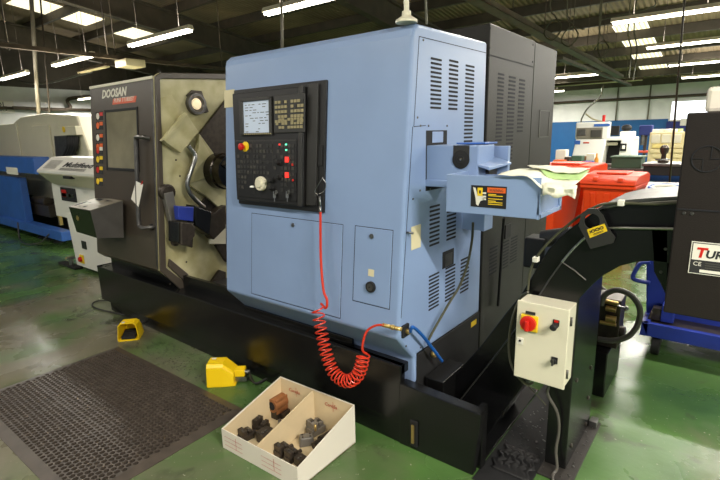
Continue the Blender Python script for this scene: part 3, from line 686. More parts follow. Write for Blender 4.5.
# chuck
c0 = WP(221, 171, .10)
b = MB().lathe(c0, (1, 0, 0), [(-.03, .15), (.06, .15), (.07, .14), (.16, .14), (.17, .12), (.17, .05), (.12, .045)], 36); ck = b.build('chuck', 'chuck', LA)
for i in range(3):
    a = i*2*PI/3+.4; d = npv([0, math.cos(a), math.sin(a)]); s = np.cross(d, [1, 0, 0])*.02; q = c0+npv([.17, 0, 0])
    MB().prism([q+d*.05-s, q+d*.13-s, q+d*.13+s, q+d*.05+s], (.045, 0, 0)).build('chuck_jaw', 'iron', ck, .003)
# coolant pipe
MB().tube([WP(188.5, 146, .10), WP(195, 156, .11), WP(192, 168, .12), WP(187.5, 182, .12), WP(190, 193, .12), WP(199, 203, .11), WP(204, 207, .09)], .018, 12).build('coolant_pipe', 'steel', LA)
# lever arm
c0 = WP(165, 192, .02)
ar = MB(); s0, s1 = WP(160, 196, .03), WP(170, 194, .03); e0, e1 = WP(176, 243, .03), WP(172, 246, .03)
ar.prism([WP(160.5, 193, .03), WP(170, 191, .03), WP(178.5, 238, .03), WP(173, 246, .03)], (.05, 0, 0)); av = ar.build('lever_arm', 'grey_paint', LA, .006)
b = MB().lathe(c0+npv([.0, 0, 0]), (1, 0, 0), [(0, .062), (.045, .062), (.05, .045), (.055, .045), (.055, .015)], 26); b.build('pivot', 'iron', av)
MB().lathe(WP(174, 242, .08), (1, 0, 0), [(0, .03), (.03, .03), (.034, .02)], 14).build('arm_pin', 'iron', av)
# turret / tool block
tb = plate(((178, 222), (194, 222), (193, 248), (178, 243)), .06, .14, 'tool_block', 'black', LA, .008)
plate(((177.5, 206), (194, 207), (193.5, 221.5), (179, 220)), .16, .06, 'blue_cover', 'cart_blue', tb, .006)
plate(((181, 222), (192, 223), (196, 228), (195, 236), (192, 240), (193, 247), (181, 245)), .10, .12, 'cutting_tool', 'iron', tb, .008)
plate(((194, 205), (212, 212), (210, 236), (196, 226)), .04, .12, 'tool_holder', 'black', tb, .008)
plate(((212, 214), (226, 205), (226, 228), (214, 240), (206, 230)), .02, .1, 'turret_disc', 'iron', tb, .008)
plate(((207, 232), (226, 214), (226, 240), (212, 246)), .0, .03, 'cream_guard', 'olive', LA, .004)
plate(((209, 240), (226, 224), (226, 244), (209, 244)), .04, .02, 'white_guard', 'cream', LA, .003)
plate(((206, 292), (213, 280), (220, 270), (226, 272), (226, 292)), .01, .03, 'swarf_guard', 'iron', LA, .003)
for q in ((170, 120), (176, 160), (180, 176), (161, 165), (205, 112), (168, 135), (187, 128), (210, 205), (184, 282), (200, 282), (170, 284), (186.5, 262)):
    screw(*q, XW+.002, 'iron', LA, .008)
# floor rail in the opening on the base
b = MB(); b.box(-3.43, XB, 2.06, 2.10, .455, .475); b.box(-3.43, XB, 2.2, 2.8, .40, .44); b.build('slide_rail', 'steel_dark', LA)
# black sheet and strip standing in for shade under the housing undercut
b = MB(); b.box(-4.7, X1-.03, 2.03, 2.06, .40, .56); b.build('undercut_shade', 'black', LA)
MB().box(XB+.02, X1-.4, 1.968, 1.99, .45, .50).build('shade_strip', 'black', LA, .004)
# tool/parts box fixed at the left end of the door
bx = thing('stainless_parts_tray', 'small dark tapered steel box with slotted bright top, fixed in front of the charcoal door', 'metal box', (-4.15, 1.7, .86))
F0 = [(-4.355, 1.60, 1.115), (-3.95, 1.60, 1.115), (-3.93, 1.85, 1.165), (-4.60, 1.95, 1.14)]
G0 = [(-4.34, 1.625, .895), (-3.96, 1.625, .885), (-3.95, 1.83, .855), (-4.55, 1.83, .88)]
b = MB().hexa(G0+[(x, y, z-.004) for x, y, z in F0]); b.build('box_body', 'black', bx, .004)
G1 = [(-3.9595, 1.625, .885), (-3.9495, 1.60, 1.111), (-3.9295, 1.85, 1.16), (-3.9495, 1.83, .855)]
MB().prism(G1, (.003, 0, 0)).build('side_plate', 'panel_grey', bx)
b = MB(); b.hexa([(x, y, z-.004) for x, y, z in F0]+F0); top = b.build('slotted_top', 'conduit', bx)
b = MB()
A0, A1, A2, A3 = (npv(q) for q in F0)
def tp(u, v): return (A0*(1-u)+A1*u)*(1-v)+(A3*(1-u)+A2*u)*v+npv([0, 0, .004])
for (u0, u1, v0, v1) in ((.1, .2, .1, .5), (.3, .4, .1, .5), (.5, .6, .1, .45), (.62, .85, .62, .82), (.2, .45, .7, .85)):
    b.add([tp(u0, v0), tp(u1, v0), tp(u1, v1), tp(u0, v1)], [(0, 1, 2, 3)])
b.build('slot', 'slot', top)
p = P(78, 218, 1, 1.612); MB().lathe((p[0], 1.615, p[2]), (0, -1, 0), [(0, .022), (.008, .022), (.008, .012)], 16).build('port_ring', 'brass', bx)
# paper tag tied to the handle
a = [LP(136, 181, .07), LP(143, 184.5, .07), LP(138.5, 207, .07), LP(131, 199, .07)]
tg = MB().prism(a, (0, .001, 0)).build('job_tag', 'tablet'); tag(tg, 'white paper tag hanging from the charcoal door handle', 'paper tag')
MB().tube([LP(141, 184.5, .071), LP(142, 183, .071), LP(142.5, 181, .07)], .004, 6).build('tag_tie', 'red', tg)

# ---- mast and cables on top of the blue housing
p = P(406.5, 22, 2, 2.152)
ms_ = thing('signal_mast', 'cream pole with a flange rising from the blue housing top', 'pole', p)
MB().cyl(p, p+npv([0, 0, 1.2]), .012, 12).build('pole', 'cream', ms_)
MB().lathe(p-npv([0, 0, .004]), (0, 0, 1), [(0, .05), (.012, .05), (.03, .022), (.05, .02)], 20).build('flange', 'cream', ms_)
p = P(426.5, 24, 2, 2.152)
o = MB().tube([p, p+npv([-.01, 0, .15]), p+npv([-.06, .02, .4]), p+npv([-.10, .04, .8]), p+npv([-.1, .05, 1.6])], .006, 6).build('power_cable', 'cable_olive'); tag(o, 'thin dark cable dropping behind the cream pole on the blue housing', 'cable')

# ------------------------------------------------------------------ red coiled air hose
LAH = []
def hp(px, py, off): return LP(px, py, off)
ctrl = [hp(317, 305, .10), hp(319.5, 322, .10), hp(323, 340, .11), hp(328, 359, .12), hp(335, 374, .12), hp(346, 381, .12), hp(356, 377, .12), hp(361, 367, .11), hp(363.5, 355, .10)]
q = [2*ctrl[0]-ctrl[1]]+ctrl+[2*ctrl[-1]-ctrl[-2]]; axis = []
for i in range(1, len(q)-2):
    for k_ in range(40):
        t = k_/40; a, b_, c, d = q[i-1:i+3]; axis.append(.5*((2*b_)+(-a+c)*t+(2*a-5*b_+4*c-d)*t*t+(-a+3*b_-3*c+d)*t**3))
axis.append(ctrl[-1]); S = [0]
for i in range(1, len(axis)): S.append(S[-1]+np.linalg.norm(axis[i]-axis[i-1]))
TOT = S[-1]; turns = 25; pts = []
NP = turns*16
for i in range(NP+1):
    # coils sit closer together at the bottom of the loop
    u = i/NP; s_ = TOT*(u-.10*math.sin(2*PI*u)*.0+.16*math.sin(PI*u)*(0)) 
    uu = u**.78 if u < 1 else 1; s_ = TOT*(.0+uu*1.0)
    j = min(int(np.searchsorted(S, s_)), len(axis)-1); j = max(1, j); t = (s_-S[j-1])/max(S[j]-S[j-1], 1e-9); p = axis[j-1]*(1-t)+axis[j]*t
    tg_ = axis[min(j+1, len(axis)-1)]-axis[max(j-2, 0)]; tg_ /= np.linalg.norm(tg_)
    nrm = npv([0, 1, 0]); nrm = nrm-tg_*(nrm@tg_); nrm /= np.linalg.norm(nrm); bi = np.cross(tg_, nrm)
    an = 2*PI*i/16; rad = .032
    pts.append(p+(nrm*math.cos(an)+bi*math.sin(an))*rad)
lead = [hp(320.5, 212, .06), hp(320.5, 235, .06), hp(321, 262, .065), hp(323.5, 290, .08), hp(327, 300, .09), hp(326, 308, .09)]
tail = [hp(362.5, 350, .10), hp(364, 338, .10), hp(368, 330, .09), hp(376, 325.5, .08), hp(384, 325, .075)]
rh = thing('coiled_air_hose', 'bright red coiled air hose hanging from the control panel to the lower fitting', 'air hose', lead[0])
MB().tube(lead+pts[:1], .007, 8).build('hose_lead', 'hose_red', rh)
MB().tube(pts, .0042, 7, sub=1).build('coil', 'hose_red', rh)
MB().tube([pts[-1]]+tail, .006, 8).build('hose_tail', 'hose_red', rh)
e0 = hp(382, 324.8, .075); e1 = npv([-1.235, 1.83, float(P(403, 330, 0, -1.22)[2])]); e1 = hp(402, 329.5, .02)
b = MB(); d = e1-e0
b.cyl(e0, e0+d*.45, .010, 10); b.cyl(e0+d*.45, e0+d*.6, .013, 10); b.cyl(e0+d*.6, e1, .010, 10); b.build('quick_coupling', 'brass', rh)
p = hp(320.3, 206, .055); b = MB(); b.cyl(p, hp(320.5, 214, .058), .008, 8); b.cyl(hp(319.5, 196, .055), p, .006, 8); b.build('air_gun_stem', 'steel', rh)
b = MB(); b.tube([hp(318, 195, .05), hp(315, 192, .05), hp(317, 187, .05), hp(323, 177, .05)], .002, 6); b.tube([hp(319, 194, .052), hp(324, 191, .052), hp(326, 184, .052), hp(322.5, 178, .05)], .002, 6); b.build('wire_loop', 'steel', rh)
# bulkhead fitting and the blue hose on the side
p = P(405, 330.5, 0, X1)
fb = MB().box(X1-.03, X1+.012, p[1]-.035, p[1]+.025, p[2]-.03, p[2]+.035).build('bulkhead_fitting', 'black_rough', LA, .004)
MB().lathe((X1+.01, p[1], p[2]), (1, 0, 0), [(0, .014), (.02, .014)], 12).build('brass_nut', 'brass', fb)
o = MB().tube([(X1+.03, p[1], p[2]), P(413, 327, 0, X1+.05), P(422, 335, 0, X1+.06), P(430, 345, 0, X1+.06), P(436, 353, 0, X1+.07), P(442, 361, 0, X1+.07)], .009, 8).build('blue_air_hose', 'hose_blue'); tag(o, 'short blue air hose curving from the corner fitting down to the base', 'air hose')
o = MB().tube([P(473, 223, 0, X1+.15), P(472, 240, 0, X1+.12), P(468, 262, 0, X1+.09), P(460, 285, 0, X1+.07), P(448, 305, 0, X1+.05), P(430, 337, 0, X1+.03), P(428, 345, 0, X1+.03)], .007, 8).build('grey_cable', 'cable_olive'); tag(o, 'olive cable crossing the blue side from under the tray to the base', 'cable')
o = MB().tube([P(504, 218, 0, X1+.10), P(502.5, 235, 0, X1+.05), P(501, 262, 0, X1+.03), P(499, 292, 0, X1+.03), P(498, 306, 0, X1+.03)], .009, 8).build('black_cable', 'black_rough'); tag(o, 'black cable running down the grey cabinet below the tray', 'cable')
p = P(434, 354, 0, X1+.02); MB().sph(p, .02, 10).build('grease_nipple', 'brass', LA)

# ------------------------------------------------------------------ chip conveyor
YP, YQ = 2.216, 2.66
CV = thing('chip_conveyor', 'black swan-neck chip conveyor rising from the lathe base to the right', 'conveyor', (-.54, 2.4, 0))
lowpix = [(664, 262), (650, 261), (640, 261), (622, 265), (608, 271), (594, 281), (583, 294)]
out_front = [(430, 420), (445, 385), (480, 342), (512, 304)]
topf = [(532, 283), (538, 266), (548, 250), (560, 237), (575, 225), (590, 215), (605, 207.5), (625, 203), (650, 201), (684, 199)]
def cp2(px, py, y=YP): p = P(px, py, 1, y); return (p[0], y, p[2])
ledge = [(458.5, 402), (500, 350), (536, 300), (549, 280), (562, 262), (575, 247), (590, 234), (604, 229), (620, 228), (650, 228.5), (690, 229)]
bottom = [(690, 268), (664, 263), (650, 261), (636, 262), (620, 266), (604, 275), (592, 285), (578, 300), (560, 330), (530, 375), (505, 410), (480, 446)]
# upper channel (set back a little), lower side plate (flush)
up_poly = [cp2(*q, YP+.03) for q in [(440, 420), (440, 391), (480, 347), (505, 314), (520, 296), (532, 276)]+topf[1:]+[(690, 199)]]
low_edge = [cp2(*q, YP+.03) for q in [(690, 236), (620, 236), (595, 242), (575, 258), (560, 276), (530, 318), (470, 398), (455, 430)]]
b = MB(); b.prism(up_poly+low_edge, (0, YQ-YP-.03, 0)); b.build('upper_casing', 'black_gloss', CV, .004)
b = MB(); b.prism([cp2(*q) for q in ledge]+[cp2(*q) for q in bottom], (0, YQ-YP, 0)); b.build('lower_casing', 'black_gloss', CV, .004)
# bright flange along the ledge
fl = [cp2(*q, YP-.006) for q in ledge[4:]]
b = MB(); b.tube(fl, .0055, 6, sub=4); b.build('flange_edge', 'steel', CV)
MB().tube([cp2(*q, YP-.003) for q in ledge[:5]], .004, 6, sub=3).build('flange_edge', 'panel_mid', CV)  # grey line painted in for the faint highlight down the lower ledge
b = MB(); b.tube([cp2(562, 262, YP-.004), cp2(574, 270, YP-.004), cp2(586, 280, YP-.004)], .003, 6, sub=1); b.build('side_seam', 'steel_dark', CV)
# top cover lip lying over the curve
lp = [P(q[0], q[1], 1, YP+.02) for q in topf[5:]]
b = MB()
for i in range(len(lp)-1):
    a, c = lp[i], lp[i+1]; up = npv([0, 0, .012]); dy = npv([0, YQ-YP+.02, 0])
    b.hexa([a, c, c+dy, a+dy, a+up, c+up, c+dy+up, a+dy+up])
b.build('top_cover', 'steel_dark', CV)
o = MB().tube([cp2(*q, YP+.015) for q in [(528, 290), (530, 272), (536, 258), (548, 243), (562, 230), (580, 216), (600, 205), (622, 203), (650, 204), (672, 203), (684, 201)]], .006, 8).build('conveyor_cable', 'cable_olive', CV)
for q in ((621, 203), (535.5, 259.5)):
    p = cp2(*q, YP+.005); MB().box(p[0]-.012, p[0]+.012, YP-.006, YP+.03, p[2]-.012, p[2]+.012).build('cable_clip', 'label_white', CV, .002)
MB().tube([cp2(*q, YP+.022) for q in [(604, 208.5), (625, 204), (650, 202.5), (684, 200.5)]], .004, 6).build('cover_edge', 'steel', CV)
# lifting lug plate with a big hole and yellow sticker
outp = [(578.5, 226), (581, 214), (588, 208.5), (597, 209), (603, 216), (608, 228), (615, 238), (613, 243), (590.5, 249), (586, 240)]
hc = (591.8, 221.5)
b = MB(); yo = YP-.03
hole = [(hc[0]+8.2*math.cos(a), hc[1]+8.0*math.sin(a)) for a in [2*PI*i/20 for i in range(20)]]
# outline resampled at the same angles
def ray_hit(a):
    best = None
    for i in range(len(outp)):
        x1_a, y1_a = outp[i]; x2_a, y2_a = outp[(i+1) % len(outp)]; dx, dy = math.cos(a), math.sin(a); ex_, ey_ = x2_a-x1_a, y2_a-y1_a; den = dx*ey_-dy*ex_
        if abs(den) < 1e-9: continue
        t = ((x1_a-hc[0])*ey_-(y1_a-hc[1])*ex_)/den; u = ((x1_a-hc[0])*dy-(y1_a-hc[1])*dx)/den
        if t > 0 and -1e-6 <= u <= 1+1e-6 and (best is None or t < best): best = t
    return (hc[0]+best*math.cos(a), hc[1]+best*math.sin(a))
angs = sorted([2*PI*i/40 for i in range(40)]+[math.atan2(q[1]-hc[1], q[0]-hc[0]) % (2*PI) for q in outp])
A_ = [ray_hit(a) for a in angs]; B_ = [(hc[0]+8.0*math.cos(a), hc[1]+7.8*math.sin(a)) for a in angs]; n_ = len(angs)
vs = [cp2(*q, yo) for q in A_]+[cp2(*q, yo) for q in B_]; vs += [(x, y+.012, z) for x, y, z in vs]
fs = []
for i in range(n_):
    j = (i+1) % n_; fs += [(i, j, n_+j, n_+i), (2*n_+i, 3*n_+i, 3*n_+j, 2*n_+j), (i, 2*n_+i, 2*n_+j, j), (n_+i, n_+j, 3*n_+j, 3*n_+i)]
b.add(vs, fs); lg = b.build('lifting_lug', 'panel_mid', CV)
sp = [cp2(587, 229.5, yo-.001), cp2(604.5, 223.5, yo-.001), cp2(607.5, 231, yo-.001), cp2(590, 238, yo-.001)]
ss = MB().prism(sp, (0, -.001, 0)).build('chain_sticker', 'label_yellow', lg)
A0, A1, A2, A3 = (npv(q) for q in sp); b = MB()
def sp2(u, v): return (A3*(1-u)+A2*u)*(1-v)+(A0*(1-u)+A1*u)*v+npv([0, -.0025, 0])
for (cu_, hw_) in ((.30, .10), (.54, .10), (.78, .09)):
    b.tube([sp2(cu_+hw_*math.cos(a), .62+.15*math.sin(a)) for a in [2*PI*i/10 for i in range(11)]], .0018, 5, sub=1)
b.tube([sp2(.1, .5), sp2(.2, .62)], .0018, 5, sub=1); b.tube([sp2(.1, .74), sp2(.2, .62)], .0018, 5, sub=1)
for v in (.26, .14): b.tube([sp2(.25, v), sp2(.8, v)], .0012, 5, sub=1)
b.build('chain_symbol', 'ink_dark', ss)
# support post, base plate
PXc = -.493
b = MB(); b.box(PXc-.10, PXc, YP-.0, 2.70, .012, 1.0); b.build('support_post', 'black', CV, .004)
b = MB(); b.box(-.60, -.44, 2.12, 2.74, .0, .012); b.build('foot_plate', mat('dirty_plate', (44, 40, 36), .6, noise=.3, scale=40), CV, .003)
b = MB(); b.box(-.49, -.45, 2.66, 2.72, .012, .05); b.build('foot_bracket', 'steel_dark', CV, .003)
for zz, yy in ((.06, 2.60), (.22, 2.60), (.4, 2.60), (.1, 2.3), (.46, 2.3)): MB().lathe((PXc, yy, zz), (1, 0, 0), [(0, .012), (.006, .010)], 6).build('bolt', 'iron', CV)
# control box on the post
cx0, cx1 = float(P(517, 330, 1, 2.09)[0]), float(P(567, 340, 1, 2.09)[0]); cy0, cy1 = 2.09, 2.215
cz0, cz1 = float(P(517, 375.5, 1, 2.09)[2]), float(P(517.5, 300.5, 1, 2.09)[2])
bxo = MB().box(cx0, cx1, cy0, cy1, cz0, cz1).build('control_box', 'cream', CV, .004)
MB().box(cx0-.004, cx1+.004, cy0-.004, cy0+.008, cz0-.004, cz1+.004).build('box_lid', 'cream', bxo, .004)
def bp_(px, py): p = P(px, py, 1, cy0-.004); return float(p[0]), float(p[2])
x, z = bp_(530, 322.5); iso = MB().box(x-.040, x+.038, cy0-.016, cy0-.004, z-.040, z+.038).build('isolator_plate', 'label_yellow', bxo, .004)
MB().lathe((x-.003, cy0-.016, z), (0, -1, 0), [(0, .036), (.014, .035), (.016, .026)], 28).build('isolator_dial', 'red', iso)
MB().box(x-.011, x+.007, cy0-.052, cy0-.03, z-.030, z+.020).build('isolator_handle', 'red', iso, .005)
x, z = bp_(531.5, 312); MB().box(x-.022, x+.022, cy0-.019, cy0-.016, z-.008, z+.006).build('isolator_label', 'panel_mid', iso)
x, z = bp_(520, 340.5); sk = MB().box(x-.014, x+.016, cy0-.008, cy0-.004, z-.016, z+.015).build('socket_plate', 'label_white', bxo)
MB().lathe((x+.001, cy0-.008, z+.001), (0, -1, 0), [(0, .006), (.004, .005)], 12).build('socket_hole', 'black_rough', sk)
x, z = bp_(556, 326); s_ = MB().box(x-.014, x+.014, cy0-.008, cy0-.004, z-.0, z+.03).build('start_switch', 'panel_black', bxo, .002)
MB().lathe((x-.002, cy0-.006, z+.003), (0, -1, 0), [(0, .014), (.008, .014), (.01, .012), (.035, .015), (.04, .010)], 20).build('push_knob', 'black_rough', s_)
MB().box(x-.008, x+.010, cy0-.010, cy0-.008, z+.018, z+.028).build('switch_label', 'red', s_)
x, z = bp_(554.5, 361); s_ = MB().box(x-.014, x+.014, cy0-.008, cy0-.004, z-.012, z+.02).build('selector_switch', 'panel_black', bxo, .002)
MB().lathe((x-.002, cy0-.006, z), (0, -1, 0), [(0, .013), (.01, .013), (.012, .010)], 18).build('selector_base', 'black_rough', s_)
MB().box(x-.006, x+.002, cy0-.034, cy0-.014, z-.014, z+.014).build('selector_grip', 'panel_mid', s_, .002)
for zz in (cz0+.06, cz1-.06): MB().cyl((cx1+.005, cy0+.03, zz-.02), (cx1+.005, cy0+.03, zz+.02), .005, 8).build('hinge', 'steel_dark', bxo)
# cables of the control box
MB().tube([cp2(528, 292, 2.2), cp2(521, 297, 2.25), cp2(513, 316, 2.2), cp2(509, 340, 2.18), cp2(510, 360, 2.15), cp2(516, 374, 2.12), cp2(526, 384, 2.12), cp2(533, 383, 2.14)], .006, 8).build('loop_cable', 'cable_olive', CV)
MB().tube([cp2(549, 385, 2.15), cp2(548, 395, 2.16), cp2(557, 412, 2.18), cp2(559, 430, 2.19), cp2(556, 450, 2.18), cp2(557, 468, 2.17), (-.53, 2.14, .012), (-.50, 2.06, .012)], .007, 8).build('supply_cable', 'hose_grey', CV)
MB().tube([cp2(527, 384, 2.2), cp2(536, 394, 2.2), cp2(546, 405, 2.21)], .003, 6).build('thin_wire', 'cable_olive', CV)
b = MB(); b.box(-.838, -.60, 1.90, 3.0, .0005, .004); o = b.build('oily_sheet', 'black_rough')
tag(o, 'flat oily black sheet on the floor between the base and the conveyor foot', 'plastic sheet')
b = MB(); n_ = 14; random.seed(8)
pk = [[npv([-.80+.18*i_/n_+.012*math.sin(j_*1.3), 2.03+.22*j_/n_, .008+.016*abs(math.sin(i_*1.1+j_*.6))*math.sin(PI*j_/n_)+random.uniform(0, .001)]) for i_ in range(n_+1)] for j_ in range(n_+1)]
b.add([p for r_ in pk for p in r_], [(j_*(n_+1)+i_, j_*(n_+1)+i_+1, (j_+1)*(n_+1)+i_+1, (j_+1)*(n_+1)+i_) for j_ in range(n_) for i_ in range(n_)], 0, True)
o = b.build('crumpled_bag', 'black_rubber'); so = o.modifiers.new('thickness', 'SOLIDIFY'); so.thickness = .0015; tag(o, 'crumpled glossy black plastic bag by the right end of the lathe base', 'plastic bag')
# motor at the back of the incline
p = P(537, 240, 1, 2.72)
b = MB(); a = P(526, 262, 1, 2.75); c = P(548, 238, 1, 2.75); b.box(a[0], c[0], 2.70, 2.84, a[2]-.02, c[2]); mt = b.build('gear_motor', 'panel_black', CV, .01)
b = MB(); a = P(545, 240, 1, 2.75); b.cyl((a[0]-.02, 2.77, a[2]+.0), (a[0]+.14, 2.77, a[2]+.04), .05, 16); b.build('motor_body', 'panel_mid', mt)
# discharge head
HX0 = -.165; HY = 2.15
HD = MB(); HD.box(HX0, .52, HY, 2.85, float(P(663, 305, 1, HY)[2])-.03, 1.70); hd = HD.build('discharge_head', 'head_brown', CV, .006)
b = MB().box(HX0+.004, .5, HY-.003, HY, 1.345, 1.35); b.build('sheet_joint', 'slot', hd)
b = MB(); b.prism([cp2(651, 228, YP), cp2(668, 228, YP), cp2(668, 300, YP), cp2(661, 285, YP), cp2(654, 272, YP)], (0, YQ-YP, 0)); b.build('head_throat', 'black_gloss', hd, .003)
for q in ((665.5, 249), (661, 272), (684, 213), (692, 213.5)): p = cp2(*q, YP if q[0] < 670 else HY); MB().lathe(p, (0, -1, 0), [(0, .007), (.004, .005)], 8).build('bolt', 'steel_dark', hd)
# nameplate
a = P(692, 241, 1, HY); c = P(688.5, 272.5, 1, HY); nz1, nz0 = float(a[2]), float(c[2]); nx0 = float(a[0])
npz = MB().box(nx0, nx0+.30, HY-.003, HY, nz0, nz1).build('name_plate', 'label_white', hd)
b = MB()
for e in ((nx0+.003, nx0+.297, nz1-.006, nz1-.003), (nx0+.003, nx0+.297, nz0+.003, nz0+.006), (nx0+.003, nx0+.006, nz0+.003, nz1-.003)): b.box(e[0], e[1], HY-.0038, HY-.003, e[2], e[3])
b.build('plate_border', 'ink_dark', npz)
h_ = nz1-nz0
text('T', 'plate_initial', h_*.42, (nx0+.016, HY-.0035, nz1-h_*.47), (1, 0, 0), (0, 0, 1), 'red', npz, .0004, .15, .002)
text('URBO', 'plate_lettering', h_*.33, (nx0+.046, HY-.0035, nz1-h_*.47), (1, 0, 0), (0, 0, 1), 'ink_dark', npz, .0004, .15, .0015)
b = MB().box(nx0+.006, nx0+.297, HY-.0036, HY-.003, nz0+h_*.03, nz0+h_*.44); pb = b.build('plate_band', 'ink_dark', npz)
text('CE', 'mark', h_*.18, (nx0+.012, HY-.004, nz0+h_*.26), (1, 0, 0), (0, 0, 1), 'label_white', pb, .0003)
b = MB(); b.box(nx0+.035, nx0+.15, HY-.0042, HY-.0036, nz0+h_*.06, nz0+h_*.15)
b.build('plate_field', 'label_white', pb)
b = MB()
for zz in (.20, .27, .34): b.box(nx0+.05, nx0+.13, HY-.0042, HY-.0036, nz0+h_*zz, nz0+h_*(zz+.035))
b.build('plate_lines', 'key_dark', pb)
# pinwheel circle mark
lc = P(707, 159, 1, HY); lx, lz = float(lc[0]), float(lc[2]); R_ = .046; yv = HY-.0015
b = MB(); b.tube([(lx+R_*math.cos(a), yv, lz+R_*math.sin(a)) for a in [2*PI*i/36 for i in range(37)]], .0022, 5, sub=1)
s_ = .011
b.tube([(lx-R_, yv, lz), (lx-s_, yv, lz), (lx-s_, yv, lz-R_*.95)], .0016, 5, sub=1); b.tube([(lx+s_, yv, lz+R_*.95), (lx+s_, yv, lz), (lx+R_, yv, lz)], .0016, 5, sub=1)
b.build('circle_mark', 'slot', hd)
# small cream box on the head with cable
a = P(704, 114, 1, HY+.05); b = MB().box(float(a[0]), .30, HY+.05, HY+.25, 1.70, 1.70+.09); jb = b.build('junction_box', 'card', hd, .015)
MB().tube([(float(a[0])+.04, HY+.12, 1.79), (float(a[0])+.045, HY+.12, 1.95), (float(a[0])+.06, HY+.12, 2.6)], .005, 6).build('box_cable', 'cable_olive', jb)

# pump unit behind the post, with the looping hose
PU = thing('coolant_pump', 'small brass and black valve unit behind the conveyor post with a looped grey hose', 'pump', (-.5, 3.3, 0))
MB().box(-.78, -.49, 3.05, 3.5, 0, .30).build('tank', 'black', PU, .006)
b = MB()
for e in ((-.60, 3.25, .46, .05), (-.50, 3.2, .40, .04), (-.55, 3.3, .56, .035)): b.cyl((e[0]-.05, e[1], e[2]), (e[0]+.07, e[1], e[2]), e[3], 14)
b.box(-.62, -.46, 3.15, 3.32, .30, .62); b.build('valve_block', 'iron', PU, .006)
b = MB(); 
for p0, p1, r in (((604, 301), (618, 304), .014), ((606, 308), (616, 310), .018), ((606, 318), (616, 320), .022), ((600, 322), (616, 325), .012)):
    b.cyl(P(*p0, 1, 3.12), P(*p1, 1, 3.12), r, 12)
b.build('fitting', 'brass', PU)
b = MB(); b.cyl(P(614, 305, 1, 3.12), P(626, 308, 1, 3.12), .006, 8); b.sph(P(626, 308.5, 1, 3.12), .015, 10); b.build('valve_lever', 'steel', PU)
MB().tube([P(601, 305, 1, 3.1), P(605, 295, 1, 3.1), P(617, 290, 1, 3.1), P(632, 296, 1, 3.1), P(640, 310, 1, 3.1), P(637, 326, 1, 3.1), P(627, 337, 1, 3.1), P(612, 340.5, 1, 3.1), P(598, 339, 1, 3.1)], .017, 10).build('hose_loop', 'hose_grey', PU)
MB().tube([P(600, 287, 1, 3.4), P(606, 292, 1, 3.4), P(609, 300, 1, 3.35), P(607, 310, 1, 3.3)], .016, 10).build('second_hose', 'hose_grey', PU)

# ------------------------------------------------------------------ blue chip cart under the head
CT = thing('chip_cart', 'low deep blue wheeled chip cart under the conveyor discharge head', 'cart', (-.1, 4.0, 0))
b = MB(); yy = 3.86
def cpt(px, py, y): p = P(px, py, 1, y); return float(p[0]), float(p[2])
xa, z1_ = cpt(641, 322, yy); _, z0_ = cpt(641, 335, yy)
b.box(xa, 1.1, yy, yy+.05, z0_, z1_); b.box(xa, xa+.05, yy, yy+.9, z0_, z1_); b.box(xa, 1.1, yy+.85, yy+.9, z0_, z1_); b.build('frame', 'cart_blue', CT, .006)
b = MB().box(xa+.02, 1.1, yy+.05, yy+.85, z1_-.02, z1_-.01); b.build('deck', 'iron', CT)
b = MB(); b.box(xa+.01, 1.1, yy+.3, yy+.34, z1_+.02, z1_+.05); b.build('rail', 'black_rough', CT, .004)
for q in ((-.32, yy+.07), (-.32, yy+.83), (.95, yy+.07)):
    b = MB(); b.lathe((q[0]-.025, q[1], .075), (1, 0, 0), [(0, .07), (.004, .075), (.046, .075), (.05, .07)], 20); wl = b.build('castor_wheel', 'black_rubber', CT)
    MB().box(q[0]-.035, q[0]+.035, q[1]-.03, q[1]+.03, .10, z0_+.01).build('castor_fork', 'steel_dark', wl, .003)
b = MB(); a = P(646, 300, 1, 4.15)
b.hexa([(float(P(648, 305, 1, 4.1)[0]), 4.1, .16), (.35, 4.1, .16), (.35, 4.7, .16), (float(P(648, 305, 1, 4.1)[0]), 4.7, .16), (float(P(646, 258, 1, 4.1)[0]), 4.1, .70), (.45, 4.1, .70), (.45, 4.75, .70), (float(P(646, 258, 1, 4.1)[0]), 4.75, .70)])
b.build('skip_body', 'cart_blue', CT, .01)
b = MB(); b.tube([P(650, 262, 1, 4.08), P(640, 264, 1, 4.08), P(633, 276, 1, 4.08), P(636, 280, 1, 4.08), P(650, 283, 1, 4.08)], .016, 10); b.build('handle', 'cart_blue', CT)
a = P(670, 313, 1, 4.0); b = MB().box(a[0]-.05, a[0]+.03, 3.95, 4.05, z1_, z1_+.13); b.build('stub_post', 'cart_blue', CT, .004)
b = MB(); b.cyl(P(648, 322, 1, 3.95), P(654, 309, 1, 4.0), .012, 8); b.box(float(P(652, 316, 1, 3.98)[0]), float(P(664, 316, 1, 3.98)[0]), 3.96, 4.04, z1_, z1_+.09); b.build('latch', 'iron', CT)

